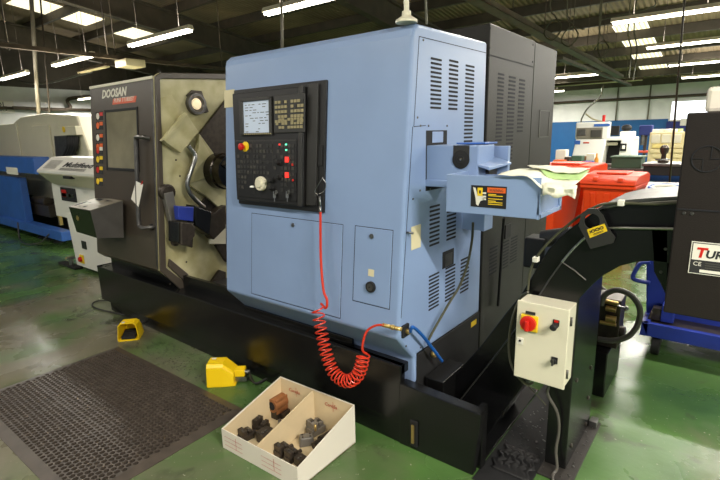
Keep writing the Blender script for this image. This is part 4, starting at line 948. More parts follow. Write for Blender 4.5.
# ------------------------------------------------------------------ foot pedals
def pedal(px, py, rot, label, lead):
    p = P(px, py, 2, 0); T = Matrix.Translation(Vector(p)) @ Matrix.Rotation(rot, 4, 'Z')
    t = thing('foot_pedal', label, 'foot switch', p, 'yellow foot pedals')
    # hood: opening faces local -y
    w0, w1, d, h0 = .085, .072, .20, .155
    b = MB(T)
    sec = [(-w0, .0), (-w0, .02), (-w1, h0-.02), (-w1+.02, h0), (w1-.02, h0), (w1, h0-.02), (w0, .02), (w0, 0)]
    O_ = [[(x, -d/2, z) for x, z in sec], [(x, .01, z) for x, z in sec], [(x*.92, d/2-.02, z*.60) for x, z in sec]]
    I_ = [[(x*.92, y+(-.0 if k_ < 2 else -.008), max(z-.007, 0) if z > .1 else (z*.9)) for x, y, z in row] for k_, row in enumerate(O_)]
    n = 8; vs = [p for row in O_+I_ for p in row]; fs = []
    for k_ in range(2):
        for i in range(n-1):
            fs += [(k_*n+i, k_*n+i+1, (k_+1)*n+i+1, (k_+1)*n+i), ((3+k_)*n+i, (4+k_)*n+i, (4+k_)*n+i+1, (3+k_)*n+i+1)]
        fs += [(k_*n, (k_+1)*n, (4+k_)*n, (3+k_)*n), (k_*n+n-1, (3+k_)*n+n-1, (4+k_)*n+n-1, (k_+1)*n+n-1)]
    for i in range(n-1): fs.append((i, 3*n+i, 3*n+i+1, i+1))
    fs += [tuple(range(2*n, 3*n)), tuple(range(5*n, 6*n))]
    b.add(vs, fs); b.build('hood', 'yellow', t, .003)
    MB(T).box(-w0*.88, w0*.88, -d/2-.005, d/2-.01, .001, .012).build('base_plate', 'yellow', t)
    b = MB(T); b.hexa([(-.055, -d/2-.002, .014), (.055, -d/2-.002, .014), (.055, .03, .014), (-.055, .03, .014), (-.055, -d/2+.0, .035), (.055, -d/2+.0, .035), (.055, .03, .06), (-.055, .03, .06)])
    for k in range(4): b.box(-.052, .052, -d/2+.01+k*.025, -d/2+.018+k*.025, .036+k*.005, .043+k*.005)
    b.build('treadle', 'black_rubber', t, .003)
    b = MB(T); b.box(-.035, .035, d/2-.04, d/2+.045, .045, .095); b.build('rear_block', 'yellow', t, .004)
    b = MB(T); b.cyl((0, d/2+.045, .065), (0, d/2+.075, .065), .014, 12); b.box(-.05, -.044, d/2-.02, d/2+.06, .01, .045); b.box(.03, .036, d/2-.02, d/2+.06, .01, .045); b.box(-.05, .036, d/2+.055, d/2+.06, .01, .045); b.build('cable_gland', 'steel', t)
    MB(T).box(-.045, -.02, -.085, -.055, h0, h0+.001).build('stop_label', 'label_white', t)
    q = T @ Vector((0, d/2+.07, .065))
    MB().tube([q]+[npv(v) for v in lead], .007, 8).build('pedal_cable', 'black_rubber', t)
pedal(132, 336, math.radians(48), 'yellow hooded foot pedal, farther left one, open side towards the viewer', [(-4.05, 1.98, .03), (-4.3, 2.0, .01), (-4.9, 1.9, .01), (-5.1, 2.0, .01), (-4.9, 2.15, .01)])
pedal(225, 381, math.radians(-50), 'yellow hooded foot pedal lying sideways next to the cardboard tray', [(-2.33, 1.80, .07), (-2.29, 1.86, .085), (-2.33, 1.89, .05), (-2.40, 1.87, .012), (-2.55, 1.89, .01), (-2.8, 1.905, .01)])

# ------------------------------------------------------------------ cardboard storage trays with tool holders
CB = thing('cardboard_tray', 'white and cream cardboard bin with a divider standing on the green floor', 'cardboard box', (-1.74, 1.55, 0))
A = npv([-2.025, 1.325, 0]); ux = npv([.556, .022, 0]); uy = npv([.0, .43, 0]); h0, h1 = .118, .232
def cb(u, v, z): q = A+ux*u+uy*v; return (q[0], q[1], z)
def wallp(u, par, t=.004):
    o = ux/np.linalg.norm(ux)*t
    b = MB(); b.prism([cb(u, 0, .002), cb(u, 1, .002), cb(u, 1, h1), cb(u, .0, h0)], o); return b
b = wallp(0, CB); b.prism([cb(0, 0, .002), cb(1, 0, .002), cb(1, 0, h0), cb(0, 0, h0)], (0, -.004, 0))
o = wallp(1, CB); b.v += o.v and []; 
b.prism([cb(1, 0, .002), cb(1, 1, .002), cb(1, 1, h1), cb(1, 0, h0)], (-.004, 0, 0))
b.build('outer_wall', 'card', CB)
MB().prism([cb(0, 1, .002), cb(1, 1, .002), cb(1, 1, h1), cb(0, 1, h1)], (0, .004, 0)).build('back_wall', 'card', CB)
b = MB(); b.prism([cb(0, 0, .001), cb(1, 0, .001), cb(1, 1, .001), cb(0, 1, .001)], (0, 0, .006)); b.prism([cb(0.015, .01, .008), cb(0.015, .99, .008), cb(0.015, .99, h1-.003), cb(.015, .01, h0-.003)], (.002, 0, 0)); b.build('floor_sheet', 'card_in', CB)
MB().prism([cb(.48, .01, .008), cb(.48, .99, .008), cb(.48, .99, h1), cb(.48, .01, h0)], (.006, 0, 0)).build('divider', 'card_in', CB)
MB().prism([cb(.01, .985, .008), cb(.99, .985, .008), cb(.99, .985, h1-.002), cb(.01, .985, h1-.002)], (0, .002, 0)).build('back_lining', 'card_in', CB)
for u in (.14, .64):
    p = npv(cb(u, .978, .17)); text('Coro5a', 'handwriting', .030, p, ux, (0, 0, 1), 'ink_red', CB, .0003, .2, fit=.085)
    b = MB(); b.prism([p+npv([.062, 0, .04]), p+npv([.064, 0, .04]), p+npv([.064, 0, -.02]), p+npv([.062, 0, -.02])], (0, -.0005, 0)); b.build('pen_stroke', 'ink_red', CB)
for u in (.04, .55):
    b = MB(); p = npv(cb(u, -.0, .03))+npv([0, -.0045, 0]); dx = ux/np.linalg.norm(ux)
    for zz in (.0, .025, .05): b.prism([p+npv([0, 0, zz]), p+dx*.14+npv([0, 0, zz]), p+dx*.14+npv([0, 0, zz+.0015]), p+npv([0, 0, zz+.0015])], (0, -.0005, 0))
    b.prism([p+dx*.09, p+dx*.092, p+dx*.092+npv([0, 0, .07]), p+dx*.09+npv([0, 0, .07])], (0, -.0005, 0)); b.build('printed_form', 'ink_red', CB)
# slab-like tool holders
def upos(u, v, z): return cb(u, v, z) if u < 2 else tuple(float(c) for c in P(225+u/4.57, 370+v/4.57, 2, z+.03)[:2])+(z,)
def T3(u, v, z, rz, tilt=0, tx=0): q = upos(u, v, z); return Matrix.Translation(Vector(q)) @ Matrix.Rotation(rz, 4, 'Z') @ Matrix.Rotation(tilt, 4, 'Y') @ Matrix.Rotation(tx, 4, 'X')
GR = 'turning tool holders lying in the cardboard bin'
def holder(kind, u, v, z, rz, label, m_='iron', sc=1.0, tilt=0, tx=0):
    t = thing('tool_holder', label, 'tool holder', upos(u, v, z), GR); T = T3(u, v, z, rz, tilt, tx) @ Matrix.Scale(sc*1.42, 4)
    if kind == 'block':      # block with bore and clamp screws
        b = MB(T); b.prism([(-.045, -.04, 0), (.045, -.04, 0), (.045, -.04, .05), (.030, -.04, .065), (-.045, -.04, .065)], (0, .08, 0)); bo = b.build('body', m_, t, .003)
        b = MB(T); b.lathe((-.0, -.0405, .034), (0, -1, 0), [(0, .024), (.006, .024), (.006, .018), (-.001, .017)], 20); b.build('bore_ring', m_, t)
        b = MB(T); b.lathe((-.0, -.0425, .034), (0, -1, 0), [(0, .017), (.001, .017)], 20); b.build('bore', 'slot', t)
        for xx in (-.025, 0, .025): MB(T).lathe((xx, .0, .065 if xx < .02 else .056), (0, 0, 1), [(0, .008), (.006, .007)], 8).build('clamp_screw', 'steel_dark', t)
    elif kind == 'round':    # copper coloured sleeve holder on a shank
        b = MB(T); b.lathe((-.055, 0, .075), (1, 0, 0), [(0, .036), (.11, .036), (.115, .030)], 24); b.build('sleeve', 'copper', t)
        b = MB(T); b.lathe((-.056, 0, .075), (-1, 0, 0), [(0, .022), (.001, .022)], 20); b.build('bore', 'slot', t)
        b = MB(T); b.box(-.05, .05, -.028, .028, 0.0, .06); b.box(-.03, .05, -.045, .02, .0, .03); b.build('body', 'iron', t, .003)
        b = MB(T); b.box(-.05, .05, -.030, -.02, .03, .11); b.build('side_flat', 'copper', t, .003)
    elif kind == 'turret':   # stepped block with notches
        b = MB(T); b.box(-.04, .04, -.03, .03, 0, .035); b.box(-.035, -.005, -.03, .03, .035, .07); b.box(.008, .034, -.02, .03, .035, .055); b.build('body', m_, t, .003)
        for xx, zz in ((-.02, .07), (.02, .055)): MB(T).lathe((xx, .0, zz), (0, 0, 1), [(0, .009), (.007, .008), (.007, .004)], 8).build('clamp_screw', 'steel_dark', t)
        b = MB(T); b.cyl((.04, 0, .02), (.07, 0, .02), .012, 12); b.build('shank', m_, t)
    elif kind == 'boring':   # cylindrical with a shiny end cap
        b = MB(T); b.lathe((-.07, 0, .032), (1, 0, 0), [(0, .020), (.05, .020), (.05, .030), (.12, .030), (.125, .026)], 22); b.build('body', m_, t)
        b = MB(T); b.lathe((.055, 0, .032), (1, 0, 0), [(0, .033), (.014, .033), (.02, .024), (.02, .014), (.012, .014)], 22); b.build('end_cap', 'chrome', t)
    elif kind == 'plate':    # flat aluminium block with screws
        b = MB(T); b.hexa([(-.045, -.035, 0), (.045, -.035, 0), (.045, .035, 0), (-.045, .035, 0), (-.036, -.026, .05), (.036, -.026, .05), (.036, .026, .05), (-.036, .026, .05)]); b.build('body', m_, t, .004)
        for xx, yy in ((-.022, -.012), (.022, -.012), (-.022, .014), (.022, .014)): MB(T).lathe((xx, yy, .05), (0, 0, 1), [(0, .006), (.003, .006)], 8).build('screw', 'iron', t)
    return t
Z0 = .008
holder('round', 252, 182, Z0, 1.60, 'copper coloured round-bore tool holder standing in the left half of the cardboard bin', 'iron', .82)
holder('turret', 165, 252, Z0, .2, 'black wide plate holder in the left half, between the copper one and the bored block', 'iron', .72)
holder('block', 190, 300, Z0, 1.50, 'dark block with a round bore, front of the left half of the bin', 'iron', .68)
holder('turret', 95, 292, Z0, 1.45, 'low black notched holder at the front left corner of the bin', 'iron', .66)
holder('turret', 262, 235, Z0, 1.3, 'small holder with bright screws against the divider below the copper one', 'grey_paint', .42)
holder('plate', 372, 312, Z0, .9, 'pale aluminium block with four screws in the middle of the right half', 'grey_paint', .66)
holder('turret', 415, 262, Z0, 1.4, 'upright grey tool holder with brass tip at the back of the right half', 'grey_paint', .80)
holder('boring', 452, 322, Z0, 1.45, 'round black boring bar holder with a shiny chrome cap, right half of the bin', 'iron', .72)
holder('turret', 262, 362, Z0, 1.45, 'black notched holder at the front of the right half beside the divider', 'iron', .66)
holder('turret', 305, 385, Z0, 1.5, 'black notched holder at the front right, second from the divider', 'iron', .62)
holder('block', 348, 405, Z0, 1.5, 'small dark bored block in the front right corner of the bin', 'iron', .46)
q = upos(412, 255, .088); o = MB().cyl(q, (q[0], q[1]-.0, q[2]+.035), .007, 10).build('brass_nozzle', 'brass'); tag(o, 'tiny brass nozzle standing up on the grey holder', 'nozzle')

# ------------------------------------------------------------------ papers on the catch tray
def paper(name, pts_, m_, label, n=10):
    # strip of rows: list of (x, y, z) rows swept along y
    b = MB(); th_ = .0015; R0 = pts_
    vs = []; 
    for row in R0: vs += [npv(p) for p in row]
    k_ = len(R0[0]); fs = []
    for i in range(len(R0)-1):
        for j in range(k_-1): fs.append((i*k_+j, i*k_+j+1, (i+1)*k_+j+1, (i+1)*k_+j))
    b.add(vs, fs, 0, True); o = b.build(name, m_); so = o.modifiers.new('thickness', 'SOLIDIFY'); so.thickness = th_; tag(o, label, 'paper', 'papers on the catch tray'); return o
def prow(y, z, x0, x1, dz, n=12, droop=0, wob=.004, ph=0):
    return [(x0+(x1-x0)*i/(n-1), y, z+dz*(i/(n-1))-droop*max(0, (i/(n-1)-.6)/.4)**2+wob*math.sin(i*1.3+ph)) for i in range(n)]
tz = tz1+.003
def prow2(y, zo, pa, pb, low, wob=.0015, ph=0, n=16):
    xa_, xb_ = float(P(pa, 175, 1, 1.9)[0]), float(P(pb, 175, 1, 1.9)[0]); out = []
    xs_ = float(P(528, 175, 1, 1.9)[0]); xe_ = float(P(546, 175, 1, 1.9)[0])
    for i in range(n):
        x = xa_+(xb_-xa_)*i/(n-1); t = min(1, max(0, (x-xs_)/(xe_-xs_))); t = t*t*(3-2*t)
        out.append((x, y, tz+zo-low*t+wob*math.sin(i*1.4+ph)))
    return out
paper('drawing_sheet', [prow2(1.885, .004, 499, 566, .050), prow2(1.94, .008, 498, 572, .040, ph=.4), prow2(2.03, .010, 497, 574, .022, ph=.8), prow2(2.14, .010, 497, 572, .012, ph=1.2), prow2(2.24, .006, 500, 568, .012, ph=2)], 'paper', 'cream drawing sheet drooping over the front of the blue catch tray')
paper('green_sheet', [prow2(2.0, .015, 536, 574, .030, ph=.8), prow2(2.05, .016, 528, 574, .016, ph=.8), prow2(2.2, .016, 515, 570, .008, ph=1.2)], 'paper_green', 'pale green paper showing between the sheets on the catch tray')
paper('top_sheet', [prow2(2.05, .022, 520, 568, .016, ph=.2), prow2(2.16, .023, 505, 570, .008, ph=1), prow2(2.27, .018, 500, 566, .008, ph=2)], 'paper', 'uppermost cream sheet at the rear of the catch tray pile')
xs = [float(P(542+4.2*i, 185, 1, 1.87)[0]) for i in range(9)]; tz += .012
rows = [[(x, 1.90+.003*math.sin(i*2), tz-.034-.0006*i) for i, x in enumerate(xs)], [(x+.001, 1.880+.006*math.sin(i*1.7), tz-.052+.002*math.sin(i)) for i, x in enumerate(xs)], [(x+.002*math.sin(i), 1.882+.008*math.sin(i*1.2), tz-.068+.004*math.sin(i*2.1)) for i, x in enumerate(xs)], [(x+.002*math.sin(i), 1.878+.010*math.sin(i*1.2+1), tz-.082+.006*math.sin(i*1.3)) for i, x in enumerate(xs)]]
paper('crumpled_sheet', rows, 'paper', 'crumpled cream paper edge hanging down at the right of the catch tray')

# ------------------------------------------------------------------ bar feeder on the left
BF = thing('bar_feeder', 'long off-white bar feeder with dark lettering on its sloping lid, left of the charcoal door', 'bar feeder', (-6.4, 2.7, 0))
YA, YC = 2.45, 2.95
zt = lambda px, py, y: float(P(px, py, 1, y)[2])
xe = float(P(37.6, 171, 1, YA)[0]); _r = P(52, 156.8, 0, xe)
prof = [(YA, 1.00+.16), (YA+.06, 1.01), (YC, .98), (YC, 1.45), (YC-.1, 1.47), (YA+.20, 1.44)]
# body profile follows the end view
YR, ZR = float(_r[1]), float(_r[2]); ZE = float(P(65, 173, 1, YA)[2])
prof = [(YA, ZE-.03), (YA+.17, 1.06), (YC, 1.06), (YC, ZR-.02), (YR, ZR-.02), (YA, ZE-.0)]
b = MB(); b.prism([(xe, y, z) for y, z in prof], (-4.85-xe, 0, 0)); b.build('body', 'cream', BF, .006)
b = MB(); b.prism([(xe-.01, YA-.008, ZE-.02), (xe-.01, YA-.008, ZE+.01), (xe-.01, YR, ZR), (xe-.01, YC+.01, ZR), (xe-.01, YC+.01, ZR-.02), (xe-.01, YR, ZR-.02)], (-4.85-xe, 0, 0)); lid = b.build('lid', 'white', BF, .004)
nl = npv([0, YR-YA, ZR-ZE-.01]); LL = np.linalg.norm(nl); nl /= LL
def lidp(x, s): return npv([x, YA-.008, ZE+.012])+nl*s
text('Multifeed', 'lid_lettering', .12, lidp(-6.85, .09), (1, 0, 0), nl, 'ink_dark', lid, .001, .2, .002, fit=.85)
b = MB()
for i in range(6): b.prism([lidp(-6.85, .03+i*.007), lidp(-6.1, .03+i*.007), lidp(-6.1, .032+i*.007), lidp(-6.85, .032+i*.007)], (0, -.0006, .001))
for i in range(8): b.prism([lidp(-7.4, .05+i*.02), lidp(-7.0, .05+i*.02), lidp(-7.0, .055+i*.02), lidp(-7.4, .055+i*.02)], (0, -.0006, .001))
b.build('lid_print', 'key_dark', lid)
b = MB(); q = P(70, 177, 1, YA+.03); b.box(q[0]-.09, q[0]+.12, YA-.02, YA+.06, q[2]-.02, q[2]+.015); b.build('lid_latch', 'black_rough', BF, .005)
# pedestal
px0, px1 = float(P(73, 268, 1, 2.45)[0]), float(P(101, 268, 1, 2.45)[0])
b = MB(); b.hexa([(px0+.12, 2.46, .05), (px0+.95, 2.46, .05), (px0+.95, 2.9, .05), (px0+.12, 2.9, .05), (px0+.02, 2.46, .74), (px0+1.0, 2.46, .74), (px0+1.0, 2.9, .74), (px0+.02, 2.9, .74)]); pd = b.build('pedestal', 'white', BF, .006)
p = P(84, 245, 1, 2.455); MB().box(p[0]-.06, p[0]+.06, 2.45, 2.462, p[2]-.05, p[2]+.05).build('dark_switch', 'panel_mid', pd)
p = P(82, 259, 1, 2.455); sw = MB().box(p[0]-.055, p[0]+.055, 2.445, 2.462, p[2]-.055, p[2]+.055).build('isolator', 'label_yellow', pd, .004)
MB().lathe((p[0], 2.446, p[2]), (0, -1, 0), [(0, .035), (.03, .03)], 16).build('isolator_knob', 'red', sw)
b = MB(); b.box(px0-.35, px0+.2, 2.40, 2.5, 0, .03); b.build('foot', 'black_rough', BF, .003)
b = MB(); p = P(71, 259, 1, 2.45); b.cyl((p[0], 2.45, .03), (p[0], 2.45, .12), .03, 12); b.cyl((p[0], 2.45, .12), (p[0], 2.45, .135), .07, 14); b.build('levelling_foot', 'steel', BF)
# second pedestal with the open inspection window
x2a, x2b = float(P(55.5, 210, 1, 2.66)[0]), float(P(84, 210, 1, 2.66)[0])
pd2 = MB().box(x2a, x2b+1.2, 2.66, 2.92, float(P(65, 217.5, 1, 2.66)[2]), 1.06).build('cabinet', 'white', BF, .006)
a = P(60.2, 187, 1, 2.655); c = P(77, 202.5, 1, 2.655); MB().box(a[0], c[0], 2.65, 2.661, c[2], a[2]).build('inspection_opening', 'slot', pd2)
MB().box(a[0]+.05, a[0]+.2, 2.64, 2.651, a[2]-.13, a[2]-.03).build('red_valve', 'red', pd2, .01)
MB().box(a[0]+.28, a[0]+.36, 2.64, 2.651, a[2]-.12, a[2]-.08).build('yellow_mark', 'label_yellow', pd2)
MB().box(a[0]+.05, c[0]-.05, 2.64, 2.651, c[2]+.06, c[2]+.11).build('inner_bar', 'steel_dark', pd2)

# ------------------------------------------------------------------ second lathe at far left (blue base, cream hood)
SL = thing('cream_machine', 'big cream hooded machine on a blue base at the far left', 'machine', (-10.5, 3.4, 0))
YM = 3.3
def xz(px, py, y=YM): p = P(px, py, 1, y); return (float(p[0]), y, float(p[2]))
xr = xz(78, 130)[0]
b = MB(); b.prism([(-15, YM, .95), (xr+.3, YM, .95), (xr+.25, YM, 1.5), (xr, YM, 2.03), (xr-1.3, YM, 2.12), (xr-2.4, YM, 2.10), (xr-2.9, YM, 1.99), (-15, YM, 1.95)], (0, 1.9, 0)); b.build('hood', 'cream', SL, .03)
q0, q1 = xz(33, 126), xz(57, 170); dp = MB().box(q0[0], q1[0], YM-.03, YM, q1[2]-.2, q0[2]).build('front_door', 'cream', SL, .01)
q0, q1 = xz(0, 125), xz(26, 175); MB().box(q0[0]-1.5, q1[0], YM-.025, YM, q1[2]-.2, q0[2]).build('side_hatch', 'cream', SL, .01)
q0, q1 = xz(60, 127, YM-.06), xz(79, 135, YM-.06); cp_ = MB().box(q0[0], q1[0], YM-.10, YM-.001, q1[2], q0[2]).build('switch_strip', 'cream', SL, .008)
p = xz(64, 129.5, YM-.1); MB().lathe((p[0], YM-.10, p[2]), (0, -1, 0), [(0, .045), (.01, .045)], 16).build('yellow_badge', 'label_yellow', cp_)
b = MB()
for k in range(4): b.tube([xz(69+k*2.6, 136, YM-.03), xz(68.5+k*2.4, 148, YM-.06), xz(63+k*2.4, 160, YM-.05), xz(61+k*2.6, 168, YM-.03)], .035, 8)
b.build('hose_bundle', 'black_rubber', SL)
MB().prism([xz(54, 136, YM-.01), xz(76, 136, YM-.01), xz(76, 160, YM-.01), xz(62, 168, YM-.01), xz(56, 160, YM-.01)], (0, .01, 0)).build('hose_recess', 'steel_dark', SL)
zb2 = float(P(40, 197, 1, YM)[2]); b = MB(); b.box(-15, xr+.3, YM+.02, YM+1.8, zb2, .96); b.build('belly', 'cream', SL, .02); b = MB().box(-15, xr+.2, YM+.15, YM+1.7, .05, zb2); b.build('machine_bed', 'black_rough', SL)
YN = 2.75
q0, q1 = P(-20, 151, 1, YN), P(36.5, 174, 1, YN)
bb = MB().box(-13.5, float(q1[0])-.05, YN, 2.98, float(P(36.5, 174.5, 1, YN)[2]), float(P(35.5, 157.5, 1, YN)[2])).build('blue_box', 'blue_strong', SL, .012)
q0, q1 = P(6, 167, 1, YN), P(18.5, 175, 1, YN); MB().box(q0[0], q1[0], YN-.004, YN, q1[2], q0[2]).build('paper_label', 'label_white', bb)
xq = float(P(29, 230, 1, YN+.1)[0])
MB().box(-13.5, xq-.05, YN+.1, 2.96, .16, 1.05).build('blue_column', 'blue_strong', SL, .01)
MB().box(-13.5, float(P(61, 235, 1, YN+.05)[0]), YN+.05, 2.97, .13, .28).build('blue_base', 'blue_strong', SL, .01)
for px in (10, 27, 54): p = P(px, 243, 2, 0); MB().lathe((p[0], YN+.25, 0), (0, 0, 1), [(0, .09), (.03, .09), (.04, .04), (.13, .04)], 14).build('machine_foot', 'black_rough', SL)
b = MB(); b.tube([(-9.6, YN-.05, .30), (-9.4, YN-.12, .06), (-9.0, YN-.16, .02), (-8.7, YN-.05, .06), (-8.55, YN+.05, .2)], .012, 6); b.build('floor_cable', 'steel_dark', SL)
p0 = xz(54, 190, YM-.3); b = MB(); b.box(p0[0]-.03, p0[0]+.02, 3.0, 3.05, .3, 1.3); b.build('olive_pipe', 'brass', SL)
p0 = xz(43, 208, 3.1); b = MB(); b.box(p0[0]-.5, p0[0]+.5, 3.02, 3.25, p0[2]-.12, p0[2]+.08); b.cyl((p0[0]-.3, 3.1, p0[2]+.13), (p0[0]+.3, 3.1, p0[2]+.13), .08, 12); b.build('motor_block', 'iron', SL, .01)

# ------------------------------------------------------------------ wheelie bins
def bin_(x, y, rot, label, w_=.70, d_=.72, h_=1.0):
    T = Matrix.Translation((x, y, 0)) @ Matrix.Rotation(rot, 4, 'Z'); t = thing('wheelie_bin', label, 'bin', (x, y, 0), 'orange-red wheeled bins')
    wb, db = w_*.78, d_*.72
    b = MB(T); b.hexa([(-wb/2, -db/2, .06), (wb/2, -db/2, .06), (wb/2, db/2, .06), (-wb/2, db/2, .06), (-w_/2, -d_/2, h_-.06), (w_/2, -d_/2, h_-.06), (w_/2, d_/2, h_-.06), (-w_/2, d_/2, h_-.06)])
    for k in (-1, 0, 1): b.hexa([(wb*.28*k-.03, -db/2-.012, .10), (wb*.28*k+.03, -db/2-.012, .10), (wb*.28*k+.03, -db/2, .10), (wb*.28*k-.03, -db/2, .10), (w_*.28*k-.03, -d_/2-.008, h_-.16), (w_*.28*k+.03, -d_/2-.008, h_-.16), (w_*.28*k+.03, -d_/2+.01, h_-.16), (w_*.28*k-.03, -d_/2+.01, h_-.16)])
    b.build('bin_body', 'orange', t, .012)
    MB(T).box(-w_/2-.03, w_/2+.03, -d_/2-.03, d_/2+.03, h_-.10, h_-.05).build('rim', 'orange', t, .012)
    b = MB(T); b.prism([(-w_/2-.035, -d_/2-.05, h_-.05), (-w_/2-.035, -d_/2-.04, h_+.02), (-w_/2-.03, -d_/2+.08, h_+.07), (-w_/2-.03, d_/2-.1, h_+.09), (-w_/2-.03, d_/2+.03, h_+.06), (-w_/2-.03, d_/2+.03, h_-.05)], (w_+.065, 0, 0)); ld = b.build('lid', 'orange', t, .015)
    b = MB(T)
    for xx in (-w_*.28, w_*.2): b.box(xx, xx+.06, -d_/2-.07, -d_/2+.02, h_+.0, h_+.05)
    b.box(-w_*.3, w_*.3, -d_/2+.12, d_/2-.12, h_+.075, h_+.10); b.build('lid_grip', 'orange', ld, .01)
    for s in (-1, 1): MB(T).lathe((s*(w_/2-.04)-.02, d_/2-.12, .1), (1, 0, 0), [(0, .1), (.04, .1)], 18).build('wheel', 'black_rubber', t)
bin_(-1.25, 7.05, math.radians(-4), 'orange-red wheeled bin, right one, its whole lid in view', .60, .64, 1.0)
bin_(-2.12, 6.95, math.radians(-12), 'orange-red wheeled bin, left one behind the papers', .74, .72, 1.05)
bin_(-2.05, 8.0, math.radians(-8), 'orange-red wheeled bin at the back of the three, only its lid showing', .74, .72, 1.05)

# ------------------------------------------------------------------ far right background
def at(px, py, y): p = P(px, py, 1, y); return float(p[0]), float(p[2])
def pbox(l, t, r, bt, y, d, name, m_, par=None, bev=.01):
    x0, z1 = at(l, t, y); x1, z0 = at(r, bt, y); return MB().box(x0, x1, y, y+d, max(z0, .0), z1).build(name, m_, par, bev)
# CNC lathe
YL = 13.0
x0, _ = at(573, 140, YL)
CN = thing('white_cnc_machine', 'white CNC machine with a control head, against the blue far wall', 'machine', (x0+1, YL+.6, 0))
pbox(576, 122.5, 608, 139, YL, .25, 'control_head', 'white', CN, .03)
pbox(577, 128, 602, 138.5, YL-.02, .02, 'head_panel', 'conduit', CN); pbox(578, 129.5, 585.5, 135.5, YL-.04, .02, 'head_screen', 'steel_dark', CN); pbox(591, 130, 601, 137, YL-.04, .02, 'head_keys', 'key_dark', CN)
x, z = at(594, 125.3, YL-.01)
b = MB()
for k_, (o_, w2) in enumerate(((0, .35), )): b.box(x+o_, x+o_+w2, YL-.012, YL-.002, z-.03, z+.03)
b.build('blue_marking', 'blue_strong', CN)
xA, _ = at(571, 150, YL); xB, _ = at(601, 150, YL); z1 = at(580, 139, YL)[1]
b = MB(); b.hexa([(xA-.05, YL-.3, 0), (xB, YL-.3, 0), (xB, YL+1, 0), (xA-.05, YL+1, 0), (xA+.1, YL, z1), (xB+.1, YL, z1), (xB+.1, YL+1, z1), (xA+.1, YL+1, z1)]); b.build('front_cover', 'white', CN, .02)
pbox(601, 139, 622, 165, YL+.35, .6, 'work_area', 'black_rough', CN); pbox(602, 137.2, 634, 140.5, YL, .7, 'upper_rail', 'white', CN, .02); pbox(604, 142.5, 617, 145.5, YL+.1, .1, 'spindle_bar', 'cream', CN, .02)
xA, zA = at(622, 139, YL); xB, _ = at(633.5, 139, YL); xC, _ = at(616.5, 165, YL); xD, _ = at(633, 165, YL)
b = MB().hexa([(xC, YL-.1, .2), (xD, YL-.1, .2), (xD, YL+.8, .2), (xC, YL+.8, .2), (xA, YL-.1, zA), (xB, YL-.1, zA), (xB, YL+.8, zA), (xA, YL+.8, zA)]); b.build('tailstock_cover', 'white', CN, .02)
pbox(620.5, 143.5, 626, 151, YL-.13, .03, 'black_panel', 'black_rough', CN); pbox(622, 145.5, 624.7, 149, YL-.15, .02, 'white_badge', 'white', CN)
pbox(620, 131.5, 632, 139, YL+.1, .5, 'top_box', 'white', CN, .02); pbox(574.5, 140.5, 580, 144.5, YL-.28, .02, 'blue_badge', 'blue_strong', CN)
x, z = at(603.5, 122.5, YL+.4); b = MB().cyl((x, YL+.4, z), (x, YL+.4, z+.18), .035, 12); b.build('beacon', 'red', CN)
pbox(583, 142, 589, 143.6, YL-.30, .02, 'red_strip', 'ink_red', CN)
t = pbox(610, 126, 618.5, 135.5, 14.5, .1, 'wall_screen', 'black_rough'); tag(t, 'small black screen behind the white CNC machine', 'screen')
x, z = at(625.5, 131.5, YL+.2); o = MB().sph((x, YL+.3, z+.083), .12, 12, sc=(1, 1, .7)).build('helmet', 'black_rough'); tag(o, 'black rounded object on top of the white CNC box', 'helmet')
# dark figure-like machine vise on wall: drill press
t = thing('drill_press', 'small dark red and blue bench drill before the blue wall', 'drill press', (at(645, 160, 15)[0], 15, 0))
x, z = at(645, 145, 15); MB().cyl((x, 15, .0), (x, 15, z+.5), .04, 12).build('column', 'iron', t); MB().box(x-.15, x+.15, 14.8, 15.1, z+.25, z+.52).build('head', 'navy', t, .03); MB().cyl((x-.05, 14.85, z+.0), (x-.05, 14.85, z+.27), .05, 12).build('quill', 'steel_dark', t); MB().box(x-.2, x+.2, 14.75, 15.15, z-.2, z-.15).build('table', 'ink_red', t, .01)
# cream drawer cabinet
YK = 11.0
x0, z1 = at(650, 132.5, YK); x1, _ = at(688, 132.5, YK)
KB = thing('cream_cupboard', 'tall cream storage cupboard with yellow drawers, left of the dark discharge head', 'cupboard', ((x0+x1)/2, YK+.3, 0))
MB().box(x0, x1, YK, YK+.6, 0, z1).build('carcass', 'beige', KB, .01)
for px in (650.5, 661, 671.5):
    a, _ = at(px, 140, YK); c, _ = at(px+9.8, 140, YK); MB().box(a+.01, c, YK-.02, YK, at(px, 143, YK)[1], z1-.04).build('door', 'cream', KB, .008)
for py in (144, 149, 154, 159):
    for px in (650.5, 669):
        a, zt_ = at(px+(2 if py % 2 == 0 else 0), py, YK); c, zb_2 = at(px+17, py+4, YK); MB().box(a, c, YK-.03, YK, zb_2, zt_).build('drawer', mat('drawer_yellow', (226, 206, 128), .5) if py == 144 and px < 660 else M['beige'], KB, .008)
for px, l in ((653, 'white carton on the left of the cream cupboard top'), (664, 'white roll on the middle of the cream cupboard top')):
    a, _ = at(px, 132, YK+.2); o = MB().box(a, a+.22, YK+.1, YK+.4, z1+.002, z1+.06).build('carton', 'label_white', None, .01); tag(o, l, 'carton')
a, _ = at(679, 130, YK+.2); o = MB().cyl((a, YK+.3, z1+.002), (a, YK+.3, z1+.06), .06, 16).build('tin', 'paper_green'); tag(o, 'pale green tin on the cream cupboard top', 'tin')
